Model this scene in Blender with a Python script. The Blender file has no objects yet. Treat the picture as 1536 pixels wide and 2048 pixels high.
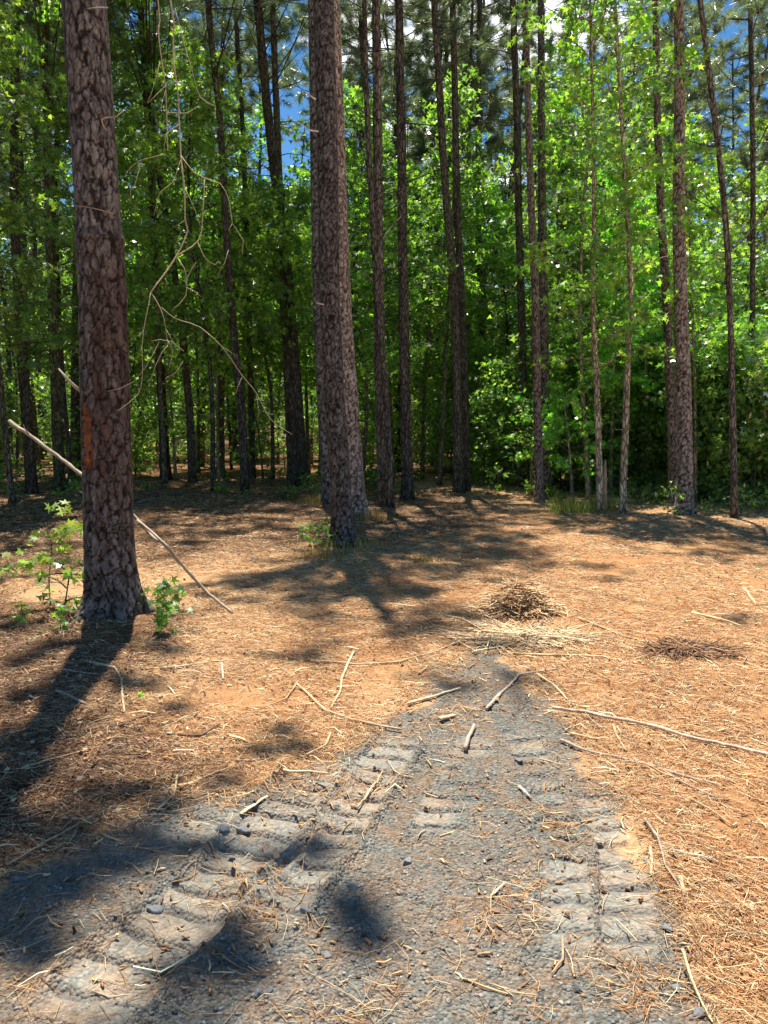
import bpy, math, numpy as np
from mathutils import Vector, Matrix
sc = bpy.context.scene
COL = sc.collection
RNG = np.random.default_rng(7)
CAM_H, FPX, PITCH = 1.55, 1540.0, math.radians(7.2)
cp, sp_ = math.cos(PITCH), math.sin(PITCH)

def ray(u, v):
    x = (u - 768) / FPX; y = -(v - 1024) / FPX
    # camera looks along +Y pitched down
    return np.array([x, cp + y * sp_, -sp_ + y * cp])
def gp(u, v):
    d = ray(u, v); t = -CAM_H / d[2]
    return d[0] * t, d[1] * t
def at(u, v, y):
    d = ray(u, v); t = y / d[1]
    return np.array([d[0] * t, y, CAM_H + d[2] * t])
def px2m(y): return y / FPX

SUN_EL = math.radians(75); SUN_AZ = np.array([-0.22, .975])
SUN_AZ /= np.linalg.norm(SUN_AZ)
SUN = np.array([SUN_AZ[0]*math.cos(SUN_EL), SUN_AZ[1]*math.cos(SUN_EL), math.sin(SUN_EL)])

# ------------------------------------------------------------------ mesh helpers
def mesh_np(name, verts, faces, mat, col=None, smooth=False, parent=None, extra=None):
    """faces: list of int arrays (n,k) - any k per array."""
    verts = np.asarray(verts, np.float32)
    me = bpy.data.meshes.new(name)
    if not isinstance(faces, (list, tuple)): faces = [faces]
    faces = [np.asarray(f, np.int32) for f in faces if len(f)]
    me.vertices.add(len(verts)); me.vertices.foreach_set('co', verts.ravel())
    nl = sum(f.size for f in faces); nf = sum(len(f) for f in faces)
    me.loops.add(nl); me.loops.foreach_set('vertex_index', np.concatenate([f.ravel() for f in faces]))
    tot = np.concatenate([np.full(len(f), f.shape[1], np.int32) for f in faces])
    st = np.concatenate([[0], np.cumsum(tot)[:-1]]).astype(np.int32)
    me.polygons.add(nf); me.polygons.foreach_set('loop_start', st)
    me.polygons.foreach_set('loop_total', tot)
    if smooth: me.polygons.foreach_set('use_smooth', np.ones(nf, bool))
    if col is not None: set_attr(me, 'col', col, len(verts))
    for k, v in (extra or {}).items(): set_attr(me, k, v, len(verts))
    me.update(calc_edges=True)
    me.materials.append(mat)
    o = bpy.data.objects.new(name, me); COL.objects.link(o)
    if parent is not None: o.parent = parent
    return o
def set_attr(me, name, c, n):
    c = np.asarray(c, np.float32)
    if c.ndim == 1: c = np.tile(c, (n, 1))
    if c.shape[1] == 3: c = np.concatenate([c, np.ones((n, 1), np.float32)], 1)
    a = me.attributes.new(name, 'FLOAT_COLOR', 'POINT'); a.data.foreach_set('color', c.ravel())

class MB:
    def __init__(s): s.v=[]; s.f={}; s.c=[]; s.n=0
    def add(s, v, faces, col):
        v = np.asarray(v, float); k = len(v)
        for f in (faces if isinstance(faces, (list, tuple)) else [faces]):
            f = np.asarray(f)
            if len(f): s.f.setdefault(f.shape[1], []).append(f + s.n)
        s.v.append(v); c = np.asarray(col, float)
        s.c.append(np.tile(c[:3], (k, 1)) if c.ndim == 1 else c[:, :3]); s.n += k
    def build(s, name, mat, parent=None, smooth=False):
        return mesh_np(name, np.concatenate(s.v), [np.concatenate(x) for x in s.f.values()], mat,
                       np.concatenate(s.c), smooth, parent)

def tag(o, label=None, cat=None, group=None, kind=None):
    if label: o['label'] = label
    if cat: o['category'] = cat
    if group: o['group'] = group
    if kind: o['kind'] = kind
    return o
def empty(name, loc, label=None, cat=None, group=None):
    o = bpy.data.objects.new(name, None); COL.objects.link(o); o.location = loc
    o.empty_display_size = .2
    return tag(o, label, cat, group)
def copy_tree(o):
    r = o.copy(); COL.objects.link(r)
    for ch in o.children:
        c = ch.copy(); COL.objects.link(c); c.parent = r
    return r

def resample(pts, step):
    pts = np.asarray(pts, float)
    # Catmull-Rom through the points
    P = np.vstack([2*pts[0]-pts[1], pts, 2*pts[-1]-pts[-2]]); out = []
    for i in range(1, len(P)-2):
        p0,p1,p2,p3 = P[i-1],P[i],P[i+1],P[i+2]
        n = max(1, int(np.linalg.norm(p2-p1)/step))
        t = (np.arange(n)/n)[:,None]
        out.append(.5*((2*p1)+(-p0+p2)*t+(2*p0-5*p1+4*p2-p3)*t**2+(-p0+3*p1-3*p2+p3)*t**3))
    out.append(pts[-1:]); return np.vstack(out)

def tube(pts, rad, k=6, noise=0., rng=RNG, cap=True, twist=None):
    pts = np.asarray(pts, float); n = len(pts)
    rad = np.broadcast_to(np.asarray(rad, float), (n,)) if np.ndim(rad) < 2 else rad
    t = np.gradient(pts, axis=0); t /= np.linalg.norm(t, axis=1)[:,None] + 1e-9
    ref = np.array([0,0,1.]) if abs(t[:,2]).mean() < .8 else np.array([1.,0,0])
    a = np.cross(t, ref); a /= np.linalg.norm(a, axis=1)[:,None] + 1e-9
    b = np.cross(t, a)
    th = np.arange(k)/k*2*np.pi
    r = rad[:,None] if rad.ndim == 1 else rad
    r = r*np.ones((n,k))
    if noise: r = r*(1+noise*rng.standard_normal((n,k)))
    v = pts[:,None,:] + r[:,:,None]*(np.cos(th)[None,:,None]*a[:,None,:] + np.sin(th)[None,:,None]*b[:,None,:])
    i = np.arange(n-1)[:,None]*k; j = np.arange(k)[None,:]; j2 = (j+1)%k
    f = np.stack([i+j, i+j2, i+k+j2, i+k+j], -1).reshape(-1,4)
    fs = [f]
    if cap: 
        fs.append(np.arange(k)[None,::-1]); fs.append((np.arange(k)+(n-1)*k)[None,:])
    return v.reshape(-1,3), fs

# value noise (numpy), periodic-free
def _hash(ix, iy, s):
    h = (ix.astype(np.int64)*374761393 + iy.astype(np.int64)*668265263 + s*982451653) & 0x7fffffff
    h = (h ^ (h >> 13))*1274126177 & 0x7fffffff
    h = (h ^ (h >> 16))*69069 & 0x7fffffff
    return ((h ^ (h >> 11)) & 0xffff)/65535.
def vnoise(x, y, s=0):
    ix, iy = np.floor(x), np.floor(y); fx, fy = x-ix, y-iy
    fx = fx*fx*(3-2*fx); fy = fy*fy*(3-2*fy)
    a=_hash(ix,iy,s); b=_hash(ix+1,iy,s); c=_hash(ix,iy+1,s); d=_hash(ix+1,iy+1,s)
    return (a*(1-fx)+b*fx)*(1-fy)+(c*(1-fx)+d*fx)*fy
def fbm(x, y, s=0, o=4):
    r=0; a=.5; 
    for i in range(o): r = r + a*vnoise(x*2**i, y*2**i, s+i*17); a*=.5
    return r/(1-.5**o)
def sstep(e0, e1, x):
    t = np.clip((x-e0)/(e1-e0), 0, 1); return t*t*(3-2*t)

# ------------------------------------------------------------------ materials
def new_mat(name):
    m = bpy.data.materials.new(name); m.use_nodes = True
    nt = m.node_tree; nt.nodes.clear()
    return m, nt, nt.nodes, nt.links
def N(nt, t, **kw):
    n = nt.nodes.new(t)
    for k, v in kw.items():
        if k in n.inputs.keys() if isinstance(k, str) else False: n.inputs[k].default_value = v
        else: setattr(n, k, v)
    return n
def mixc(nt, fac, a, b, mode='MIX'):
    m = nt.nodes.new('ShaderNodeMix'); m.data_type='RGBA'; m.blend_type=mode
    for s, v in ((0,fac),(6,a),(7,b)):
        if isinstance(v, bpy.types.NodeSocket): nt.links.new(v, m.inputs[s])
        else: m.inputs[s].default_value = v if s==0 else (v if len(v)==4 else (*v,1))
    return m.outputs[2]
def noise(nt, scale, detail=3, rough=.6, vec=None, out='Fac'):
    n = nt.nodes.new('ShaderNodeTexNoise'); n.inputs['Scale'].default_value=scale
    n.inputs['Detail'].default_value=detail; n.inputs['Roughness'].default_value=rough
    if vec is not None: nt.links.new(vec, n.inputs['Vector'])
    return n.outputs[out]
def ramp(nt, fac, stops):
    r = nt.nodes.new('ShaderNodeValToRGB'); nt.links.new(fac, r.inputs['Fac'])
    el = r.color_ramp.elements
    while len(el) < len(stops): el.new(.5)
    for e, (p, c) in zip(el, stops): e.position=p; e.color=(c,c,c,1) if np.isscalar(c) else (*c,1)
    return r.outputs['Color']
def math_(nt, op, a, b=None, c=None):
    m = nt.nodes.new('ShaderNodeMath'); m.operation=op
    for i, v in enumerate((a,b,c)):
        if v is None: continue
        if isinstance(v, bpy.types.NodeSocket): nt.links.new(v, m.inputs[i])
        else: m.inputs[i].default_value=v
    return m.outputs[0]
def attr(nt, name):
    a = nt.nodes.new('ShaderNodeAttribute'); a.attribute_name=name; return a
def coords(nt, scale=(1,1,1)):
    t = nt.nodes.new('ShaderNodeTexCoord'); m = nt.nodes.new('ShaderNodeMapping')
    m.inputs['Scale'].default_value = scale; nt.links.new(t.outputs['Object'], m.inputs['Vector'])
    return m.outputs['Vector']

def leaf_mat(name, gloss=.12, trans=(1.9,2.1,.9), tf=.42, rough=.35):
    m, nt, n, l = new_mat(name)
    a = attr(nt, 'col'); oi = n.new('ShaderNodeObjectInfo')
    vr = math_(nt, 'MULTIPLY_ADD', oi.outputs['Random'], .35, .82)
    hs = n.new('ShaderNodeHueSaturation'); hs.inputs['Hue'].default_value=.5
    l.new(math_(nt,'MULTIPLY_ADD',oi.outputs['Random'],.03,.485), hs.inputs['Hue'])
    l.new(vr, hs.inputs['Value']); l.new(a.outputs['Color'], hs.inputs['Color'])
    d = n.new('ShaderNodeBsdfDiffuse'); l.new(hs.outputs['Color'], d.inputs['Color'])
    t = n.new('ShaderNodeBsdfTranslucent')
    l.new(mixc(nt, 1., hs.outputs['Color'], trans, 'MULTIPLY'), t.inputs['Color'])
    mx = n.new('ShaderNodeMixShader'); mx.inputs[0].default_value=tf
    l.new(d.outputs[0], mx.inputs[1]); l.new(t.outputs[0], mx.inputs[2])
    g = n.new('ShaderNodeBsdfGlossy'); g.inputs['Roughness'].default_value=rough
    g.inputs['Color'].default_value=(1,1,1,1)
    fr = n.new('ShaderNodeFresnel'); fr.inputs['IOR'].default_value=1.4
    m2 = n.new('ShaderNodeMixShader'); l.new(math_(nt,'MULTIPLY_ADD',fr.outputs[0],.26,gloss*.25), m2.inputs[0])
    l.new(mx.outputs[0], m2.inputs[1]); l.new(g.outputs[0], m2.inputs[2])
    o = n.new('ShaderNodeOutputMaterial'); l.new(m2.outputs[0], o.inputs['Surface'])
    return m
def rough_mat(name, nscale=40, namp=.5, bump=.5, bdist=.01, vscale=(1,1,1), rough=.9, spec=.2):
    m, nt, n, l = new_mat(name)
    a = attr(nt,'col'); v = coords(nt, vscale)
    nz = noise(nt, nscale, 4, .65, v)
    nz2 = noise(nt, nscale*.13, 3, .6, v)
    f = math_(nt,'MULTIPLY_ADD', nz, namp*1.3, 1-namp*.65)
    f = math_(nt,'MULTIPLY', f, math_(nt,'MULTIPLY_ADD', nz2, namp, 1-namp*.5))
    oi = n.new('ShaderNodeObjectInfo')
    f = math_(nt,'MULTIPLY', f, math_(nt,'MULTIPLY_ADD', oi.outputs['Random'], .3, .85))
    vm = n.new('ShaderNodeVectorMath'); vm.operation='SCALE'
    l.new(a.outputs['Color'], vm.inputs[0]); l.new(f, vm.inputs['Scale'])
    p = n.new('ShaderNodeBsdfPrincipled'); l.new(vm.outputs[0], p.inputs['Base Color'])
    p.inputs['Roughness'].default_value=rough; p.inputs['Specular IOR Level'].default_value=spec
    if bump:
        b = n.new('ShaderNodeBump'); b.inputs['Strength'].default_value=bump; b.inputs['Distance'].default_value=bdist
        l.new(nz, b.inputs['Height']); l.new(b.outputs[0], p.inputs['Normal'])
    o = n.new('ShaderNodeOutputMaterial'); l.new(p.outputs[0], o.inputs['Surface'])
    return m
M_LEAF = leaf_mat('leaf', .05, (2.1,2.4,.7), .52, .42)
M_NEEDLE = leaf_mat('pine_needle', .06, (1.8,1.8,1.0), .45, .4)
def plate_mat(name):
    m, nt, n, l = new_mat(name); a=attr(nt,'col'); v=coords(nt,(1,1,.32))
    wn=n.new('ShaderNodeTexNoise'); wn.inputs['Scale'].default_value=14; wn.inputs['Detail'].default_value=3; l.new(v,wn.inputs['Vector'])
    ad=n.new('ShaderNodeVectorMath'); ad.operation='MULTIPLY_ADD'; l.new(wn.outputs['Color'],ad.inputs[0]); ad.inputs[1].default_value=(.05,.05,.05); l.new(v,ad.inputs[2])
    vo=n.new('ShaderNodeTexVoronoi'); vo.feature='DISTANCE_TO_EDGE'; vo.inputs['Scale'].default_value=24; l.new(ad.outputs[0],vo.inputs['Vector'])
    v2=n.new('ShaderNodeTexVoronoi'); v2.inputs['Scale'].default_value=24; l.new(ad.outputs[0],v2.inputs['Vector'])
    sp=n.new('ShaderNodeSeparateColor'); l.new(v2.outputs['Color'],sp.inputs[0])
    cr=ramp(nt,vo.outputs['Distance'],[(.0,.22),(.16,1.)]); nz=noise(nt,70,4,.7,v)
    f=math_(nt,'MULTIPLY',math_(nt,'MULTIPLY_ADD',sp.outputs[0],.7,.65),math_(nt,'MULTIPLY_ADD',nz,1.1,.45)); oi=n.new('ShaderNodeObjectInfo')
    f=math_(nt,'MULTIPLY',f,math_(nt,'MULTIPLY_ADD',oi.outputs['Random'],.35,.85))
    vm=n.new('ShaderNodeVectorMath'); vm.operation='SCALE'; l.new(mixc(nt,1.,a.outputs['Color'],cr,'MULTIPLY'),vm.inputs[0]); l.new(f,vm.inputs['Scale'])
    p=n.new('ShaderNodeBsdfPrincipled'); l.new(vm.outputs[0],p.inputs['Base Color']); p.inputs['Roughness'].default_value=.95; p.inputs['Specular IOR Level'].default_value=.1
    b=n.new('ShaderNodeBump'); b.inputs['Strength'].default_value=1.; b.inputs['Distance'].default_value=.02
    l.new(math_(nt,'ADD',cr,math_(nt,'MULTIPLY',nz,.5)),b.inputs['Height']); l.new(b.outputs[0],p.inputs['Normal'])
    o=n.new('ShaderNodeOutputMaterial'); l.new(p.outputs[0],o.inputs['Surface']); return m
M_BARK = plate_mat('bark')
M_BARKHI = rough_mat('bark_plates', 120, .35, .5, .004, (1,1,.6))
M_WOOD = rough_mat('dead_wood', 80, 1.15, .9, .006)
M_LITTER = rough_mat('litter', 30, .3, 0)
M_STONE = rough_mat('stone', 60, .5, .6, .004, rough=.85, spec=.3)
SKY_STR=.07; SUN_STR=5.0; EXPO=1.08; CLOUD=(13,13.2,13.6); CLOUD_OFF=(.35,.1,.2)
# ------------------------------------------------------------------ ground
def poly_sd(x, y, poly):
    """signed distance, positive inside (ground metres)"""
    P = np.asarray(poly); Q = np.roll(P, -1, 0)
    d = np.full(x.shape, 1e9); ins = np.zeros(x.shape, bool)
    for (ax,ay),(bx,by) in zip(P,Q):
        ex,ey = bx-ax, by-ay; L = ex*ex+ey*ey+1e-12
        t = np.clip(((x-ax)*ex+(y-ay)*ey)/L,0,1)
        d = np.minimum(d, np.hypot(x-ax-t*ex, y-ay-t*ey))
        c = ((ay>y)!=(by>y)) & (x < ex*(y-ay)/(by-ay+1e-12)+ax); ins ^= c
    return np.where(ins, d, -d)
def line_st(x, y, pts):
    best = np.full(x.shape, 1e9); S = np.zeros(x.shape); T = np.zeros(x.shape); acc = 0.
    for (ax,ay),(bx,by) in zip(pts[:-1],pts[1:]):
        ex,ey = bx-ax, by-ay; L = math.hypot(ex,ey); ex/=L; ey/=L
        s = np.clip((x-ax)*ex+(y-ay)*ey, 0, L)
        dx,dy = x-ax-s*ex, y-ay-s*ey; d = np.hypot(dx,dy)
        m = d < best; best[m]=d[m]; S[m]=acc+s[m]; T[m]=(dx*(-ey)+dy*ex)[m]; acc += L
    return S, T, best, acc
G = lambda L: [gp(*p) for p in L]
GRAVEL = G([(-260,1960),(-60,1770),(60,1712),(250,1642),(400,1590),(470,1600),(560,1552),(640,1520),(700,1490),(760,1440),(800,1405),(860,1360),(910,1322),(960,1295),(1020,1312),(1070,1345),(1110,1392),(1140,1430),(1180,1490),(1230,1570),(1300,1645),(1345,1755),(1400,1880),(1480,2060),(1600,2400),(-600,2400)])
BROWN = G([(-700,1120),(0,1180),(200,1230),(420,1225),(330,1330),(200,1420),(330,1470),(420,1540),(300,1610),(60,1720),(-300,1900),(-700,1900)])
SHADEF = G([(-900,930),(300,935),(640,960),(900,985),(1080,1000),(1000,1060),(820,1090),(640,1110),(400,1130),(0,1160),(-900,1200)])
ORANGE = G([(700,1060),(1050,1015),(1300,1035),(1600,1045),(1800,1300),(1900,1800),(1560,2060),(1420,1900),(1320,1640),(1180,1460),(1060,1320),(900,1290),(700,1420),(420,1560),(330,1480),(520,1290),(640,1200)])
def L2(a): return [gp(*p) for p in a]
TRACKS = [ (L2([(60,2120),(230,1960),(390,1820),(490,1720),(565,1640),(620,1570),(680,1490)]), .15, 1.),
           (L2([(470,1900),(570,1785),(660,1680),(715,1600),(765,1530),(825,1450)]), .115, 1.),
           (L2([(880,1720),(880,1640),(905,1580),(935,1520),(965,1440)]), .10, .8),
           (L2([(1130,1960),(1128,1870),(1128,1780),(1118,1690),(1090,1600),(1060,1520),(1030,1440)]), .09, .8),
           (L2([(1265,1980),(1255,1900),(1250,1800),(1235,1700),(1200,1620),(1160,1540)]), .085, .7),
           (L2([(300,1740),(420,1655),(500,1600),(560,1560)]), .12, .6)]
PADS=[]
def ground_z(x, y, hi=True):
    x = np.asarray(x, float); y = np.asarray(y, float)
    r = np.hypot(x, y)
    z = .10*(fbm(x*.35+9, y*.35, 3, 3)-.5)*sstep(2, 9, y) + .035*(fbm(x*1.6, y*1.6, 5, 3)-.5)
    z += .5*(fbm(x*.05+4, y*.05, 8, 2)-.5)*sstep(22, 60, r)
    z += .07*np.exp(-(((x+2.2)/1.1)**2+((y-5.7)/1.0)**2))              # litter mound round the big pine
    z += .05*np.exp(-(((x+1.7)/.7)**2+((y-3.6)/.9)**2))
    if hi:
        z += .034*(fbm(x*5, y*5, 11, 4)-.5)
        near = (y < 6) & (y > .3) & (abs(x) < 3.5)
        if near.any():
            xn, yn = x[near], y[near]; dz = np.zeros(xn.shape)
            g = sstep(-.05, .12, poly_sd(xn, yn, GRAVEL)); wob = 1.8*(fbm(xn*7, yn*7, 21, 4)-.5)
            brk = fbm(xn*2.3, yn*2.3, 31, 2)
            for pts, hw, amp in TRACKS:
                S, T, B, L = line_st(xn, yn, pts)
                end = sstep(0,.25,S)*sstep(0,.35,L-S)
                w = T/hw + wob*.25
                pad = sstep(1.1,.75,abs(w))*end*sstep(.2,.5,brk)
                lug = np.abs(((S + .03*wob + .018*w)/.125)%1-.5)*2      # 0 in the groove centre
                ph = ((S+.02*wob+.018*w)/.125)%1
                groove = sstep(.55,.80,ph)*sstep(.95,.86,ph)*sstep(.97,.8,abs(w))*sstep(.12,.34,brk)*(.55+fbm(xn*11,yn*11,77,2))
                PADS.append((near,pad*end,groove*end))
                dz += amp*(-.006*pad - .022*groove*end)
                dz += (.024 if amp>.95 else .007)*np.exp(-((abs(w)-1.08)/.13)**2)*end*(.35+1.3*fbm(xn*14,yn*14,41,2))
            dz += g*.016*(fbm(xn*18, yn*18, 51, 3)-.5)
            z[near] += dz
    return z
def gz(x, y): return float(ground_z(np.array([x]), np.array([y]))[0])

def axis(fine0, fine1, step, lo, hi, growth):
    a = list(np.arange(fine0, fine1, step)); s = step
    while a[-1] < hi: s *= growth; a.append(a[-1]+s)
    s = step; b = []; c = fine0
    while c > lo: s *= growth; c -= s; b.append(c)
    return np.array(b[::-1]+a)
gx = axis(-2.2, 2.3, .0075, -320, 320, 1.045); gy = axis(1.6, 4.6, .0075, -60, 420, 1.03)
X, Y = np.meshgrid(gx, gy); xf, yf = X.ravel(), Y.ravel()
PADS.clear(); zf = ground_z(xf, yf); PD=np.zeros(xf.shape); GR=np.zeros(xf.shape)
for nr_,pa_,gr_ in PADS:
    PD[nr_]=np.maximum(PD[nr_],pa_); GR[nr_]=np.maximum(GR[nr_],gr_)
PADS.clear(); nx, ny = len(gx), len(gy)
i = (np.arange(ny-1)[:,None]*nx + np.arange(nx-1)[None,:]).ravel()
gf = np.stack([i, i+1, i+nx+1, i+nx], 1)
wig = (fbm(xf*3, yf*3, 61, 4)-.5)
m_g = sstep(-.13, .20, poly_sd(xf, yf, GRAVEL) + .5*wig + .12*(fbm(xf*11,yf*11,63,3)-.5))
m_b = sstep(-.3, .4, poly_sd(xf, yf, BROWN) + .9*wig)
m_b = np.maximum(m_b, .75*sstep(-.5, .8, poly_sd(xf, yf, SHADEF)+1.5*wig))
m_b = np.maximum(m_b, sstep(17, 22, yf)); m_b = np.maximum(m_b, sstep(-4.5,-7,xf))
m_o = sstep(-.3, .5, poly_sd(xf, yf, ORANGE) + .8*wig)
mask = np.stack([m_g, m_b, m_o], 1)

m, nt, n, l = new_mat('forest_soil')
sep = n.new('ShaderNodeSeparateColor'); l.new(attr(nt,'mask').outputs['Color'], sep.inputs[0])
v = coords(nt)
n_lo = noise(nt, 1.3, 4, .6, v); n_mid = noise(nt, 9, 4, .65, v); n_hi = noise(nt, 55, 4, .7, v); n_vh = noise(nt, 190, 3, .7, v)
tan = mixc(nt, ramp(nt, n_mid, [(.35,0.),(.65,1.)]), (.47,.275,.13), (.57,.365,.195))
org = mixc(nt, ramp(nt, n_lo, [(.4,0.),(.62,1.)]), (.50,.265,.11), (.42,.18,.07))
dirt = mixc(nt, math_(nt,'MULTIPLY', sep.outputs[2], .8), tan, org)
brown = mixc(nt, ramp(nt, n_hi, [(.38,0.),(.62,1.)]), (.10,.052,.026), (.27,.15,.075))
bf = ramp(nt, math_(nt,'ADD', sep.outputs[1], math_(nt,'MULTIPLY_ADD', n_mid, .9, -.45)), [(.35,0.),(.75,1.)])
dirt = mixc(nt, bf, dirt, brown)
sp = ramp(nt, n_hi, [(.3,.42),(.5,1.),(.7,1.25)])
dirt = mixc(nt, .8, dirt, sp, 'MULTIPLY')
grv = mixc(nt, ramp(nt, n_hi, [(.33,0.),(.66,1.)]), (.145,.147,.130), (.30,.287,.235))
sand = ramp(nt, math_(nt,'ADD', n_mid, math_(nt,'MULTIPLY', n_lo, .6)), [(.70,0.),(1.0,.65)])
grv = mixc(nt, sand, grv, (.40,.235,.125))
vo = n.new('ShaderNodeTexVoronoi'); vo.inputs['Scale'].default_value=85; l.new(v, vo.inputs['Vector'])
vsep = n.new('ShaderNodeSeparateColor'); l.new(vo.outputs['Color'], vsep.inputs[0])
grv = mixc(nt, .75, grv, ramp(nt, vsep.outputs[0], [(0.,.55),(1.,1.3)]), 'MULTIPLY')
psep=n.new('ShaderNodeSeparateColor'); l.new(attr(nt,'pads').outputs['Color'],psep.inputs[0])
fines=mixc(nt, n_mid, (.27,.26,.215), (.33,.29,.215)); grv=mixc(nt, math_(nt,'MULTIPLY',psep.outputs[0],ramp(nt,n_mid,[(.35,.15),(.65,.42)])), grv, fines)
grv=mixc(nt, math_(nt,'MULTIPLY',psep.outputs[1],.75), grv, (.12,.122,.115))
gfac = ramp(nt, math_(nt,'ADD', sep.outputs[0], math_(nt,'MULTIPLY_ADD', n_mid, .9, -.45)), [(.38,0.),(.62,1.)])
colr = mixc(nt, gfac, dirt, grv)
p = n.new('ShaderNodeBsdfPrincipled'); l.new(colr, p.inputs['Base Color']); p.inputs['Roughness'].default_value=.95
p.inputs['Specular IOR Level'].default_value=.1
bh = math_(nt,'ADD', math_(nt,'MULTIPLY', n_hi, 1.), math_(nt,'MULTIPLY', n_vh, .5))
bh = math_(nt,'ADD', bh, math_(nt,'MULTIPLY', math_(nt,'MULTIPLY', vo.outputs['Distance'], -1.2), gfac))
b = n.new('ShaderNodeBump'); b.inputs['Distance'].default_value=.022
l.new(math_(nt,'MULTIPLY_ADD',psep.outputs[0],-.45,.9), b.inputs['Strength'])
l.new(bh, b.inputs['Height']); l.new(b.outputs[0], p.inputs['Normal'])
o = n.new('ShaderNodeOutputMaterial'); l.new(p.outputs[0], o.inputs['Surface'])
M_SOIL = m
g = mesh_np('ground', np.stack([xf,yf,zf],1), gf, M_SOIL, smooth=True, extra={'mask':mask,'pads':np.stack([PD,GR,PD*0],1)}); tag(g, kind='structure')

# ------------------------------------------------------------------ litter
def sample_ground(n, y0, y1, rng, power=1.0, xm=.66):
    u = rng.random(n)
    k = 2-power   # density ~ y^-power, area element ~ y
    y = (y0**k + u*(y1**k-y0**k))**(1/k) if abs(k) > 1e-6 else y0*(y1/y0)**u
    x = (rng.random(n)*2-1)*(xm*y+.9)
    return x, y
def prisms(x, y, z, ang, length, width, col, rng, lift=.01, bend=.25, flat=1.):
    """bent 3-sided strands lying on the ground, all arrays (n,)"""
    n = len(x); t = np.array([-.5,0,.5])
    a2 = ang + rng.normal(0, bend, n)
    d1 = np.stack([np.cos(ang),np.sin(ang)],1); d2 = np.stack([np.cos(a2),np.sin(a2)],1)
    c = np.zeros((n,3,3))
    c[:,1,:2] = np.stack([x,y],1); c[:,0,:2] = c[:,1,:2]-d1*length[:,None]*.5; c[:,2,:2] = c[:,1,:2]+d2*length[:,None]*.5
    gzv = ground_z(c[:,:,0].ravel(), c[:,:,1].ravel()).reshape(n,3)
    c[:,:,2] = gzv + width[:,None]*.4 + np.abs(rng.normal(0,1,(n,3)))*lift
    pr = np.stack([-np.sin(ang),np.cos(ang)],1)
    V = np.zeros((n,3,3,3)); tap = np.array([.75,1,.55])
    w = width[:,None]*tap[None,:]*.5
    V[:,:,0,:] = c; V[:,:,1,:] = c; V[:,:,2,:] = c
    V[:,:,0,:2] += pr[:,None,:]*w[:,:,None]; V[:,:,1,:2] -= pr[:,None,:]*w[:,:,None]
    V[:,:,0,2] -= w*.4; V[:,:,1,2] -= w*.4; V[:,:,2,2] += w*flat
    V = V.reshape(n*9,3); base = np.arange(n)[:,None,None]*9
    seg = np.array([[0,1],[1,2],[2,0]])
    q = []
    for s in (0,1):
        for a_,b_ in seg: q.append([s*3+a_, s*3+b_, s*3+3+b_, s*3+3+a_])
    F = (base + np.array(q)[None]).reshape(-1,4)
    return V, F, np.repeat(col, 9, axis=0)
def pal(cols, n, rng, var=.25, w=None):
    c = np.array(cols)[rng.choice(len(cols), n, p=w)]
    return c*(1+var*rng.standard_normal(n))[:,None].clip(-.7,1.5)
def gmask(x, y): return sstep(-.05,.1,poly_sd(x,y,GRAVEL))
STRAW = [(.68,.46,.25),(.57,.33,.15),(.45,.22,.095),(.74,.57,.35),(.28,.14,.065),(.55,.29,.12)]
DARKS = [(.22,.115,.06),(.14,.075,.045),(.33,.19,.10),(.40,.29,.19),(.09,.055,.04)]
rng = np.random.default_rng(21)
def litter(name, n, y0, y1, power, lmin, lmax, wmin, wmax, lift, keep_gravel, bend, label, cat, palette=None):
    x, y = sample_ground(n, y0, y1, rng, power)
    sdg = poly_sd(x,y,GRAVEL); g = gmask(x, y); clump = fbm(x*1.7+3, y*1.7, 71, 3)
    keep = (rng.random(n) < np.maximum(np.where(g>.5, keep_gravel, 1.)*1., np.maximum(.9*sstep(.14,-.02,sdg)*(g>.0), .32*sstep(.60,.70,fbm(x*2.6+5,y*2.6,73,3))*(g>.5)))*sstep(.18,.55,clump))
    x, y = x[keep], y[keep]; k = len(x)
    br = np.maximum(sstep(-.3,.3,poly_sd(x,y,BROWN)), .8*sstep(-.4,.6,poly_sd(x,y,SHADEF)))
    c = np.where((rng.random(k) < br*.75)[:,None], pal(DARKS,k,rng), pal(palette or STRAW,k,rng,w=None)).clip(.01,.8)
    ang = np.where(rng.random(k)<.3, rng.normal(-.35,.5,k), rng.random(k)*np.pi)
    ln = lmin*(lmax/lmin)**rng.random(k); wd = wmin*(wmax/wmin)**rng.random(k)
    sc_ = (.72+.085*y)
    V,F,C = prisms(x,y,None,ang,ln,wd*sc_,c,rng,lift,bend)
    return tag(mesh_np(name, V, F, M_LITTER, C), label, cat, kind='stuff')
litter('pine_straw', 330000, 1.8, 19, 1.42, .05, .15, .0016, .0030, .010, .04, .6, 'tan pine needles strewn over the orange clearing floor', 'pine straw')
litter('wood_shreds', 15000, 1.9, 18, 1.25, .03, .15, .0035, .009, .008, .07, .35, 'pale shredded wood slivers scattered over the cleared soil', 'wood shreds',
       [(.66,.47,.27),(.72,.56,.36),(.50,.32,.16),(.58,.36,.17)])
litter('mulch_chips', 35000, 1.9, 17, 1.45, .010, .035, .005, .013, .005, .22, .2, 'small chips of bark and wood in the ground litter', 'mulch',
       [(.45,.26,.12),(.33,.16,.07),(.58,.38,.2),(.2,.11,.06)])
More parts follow.
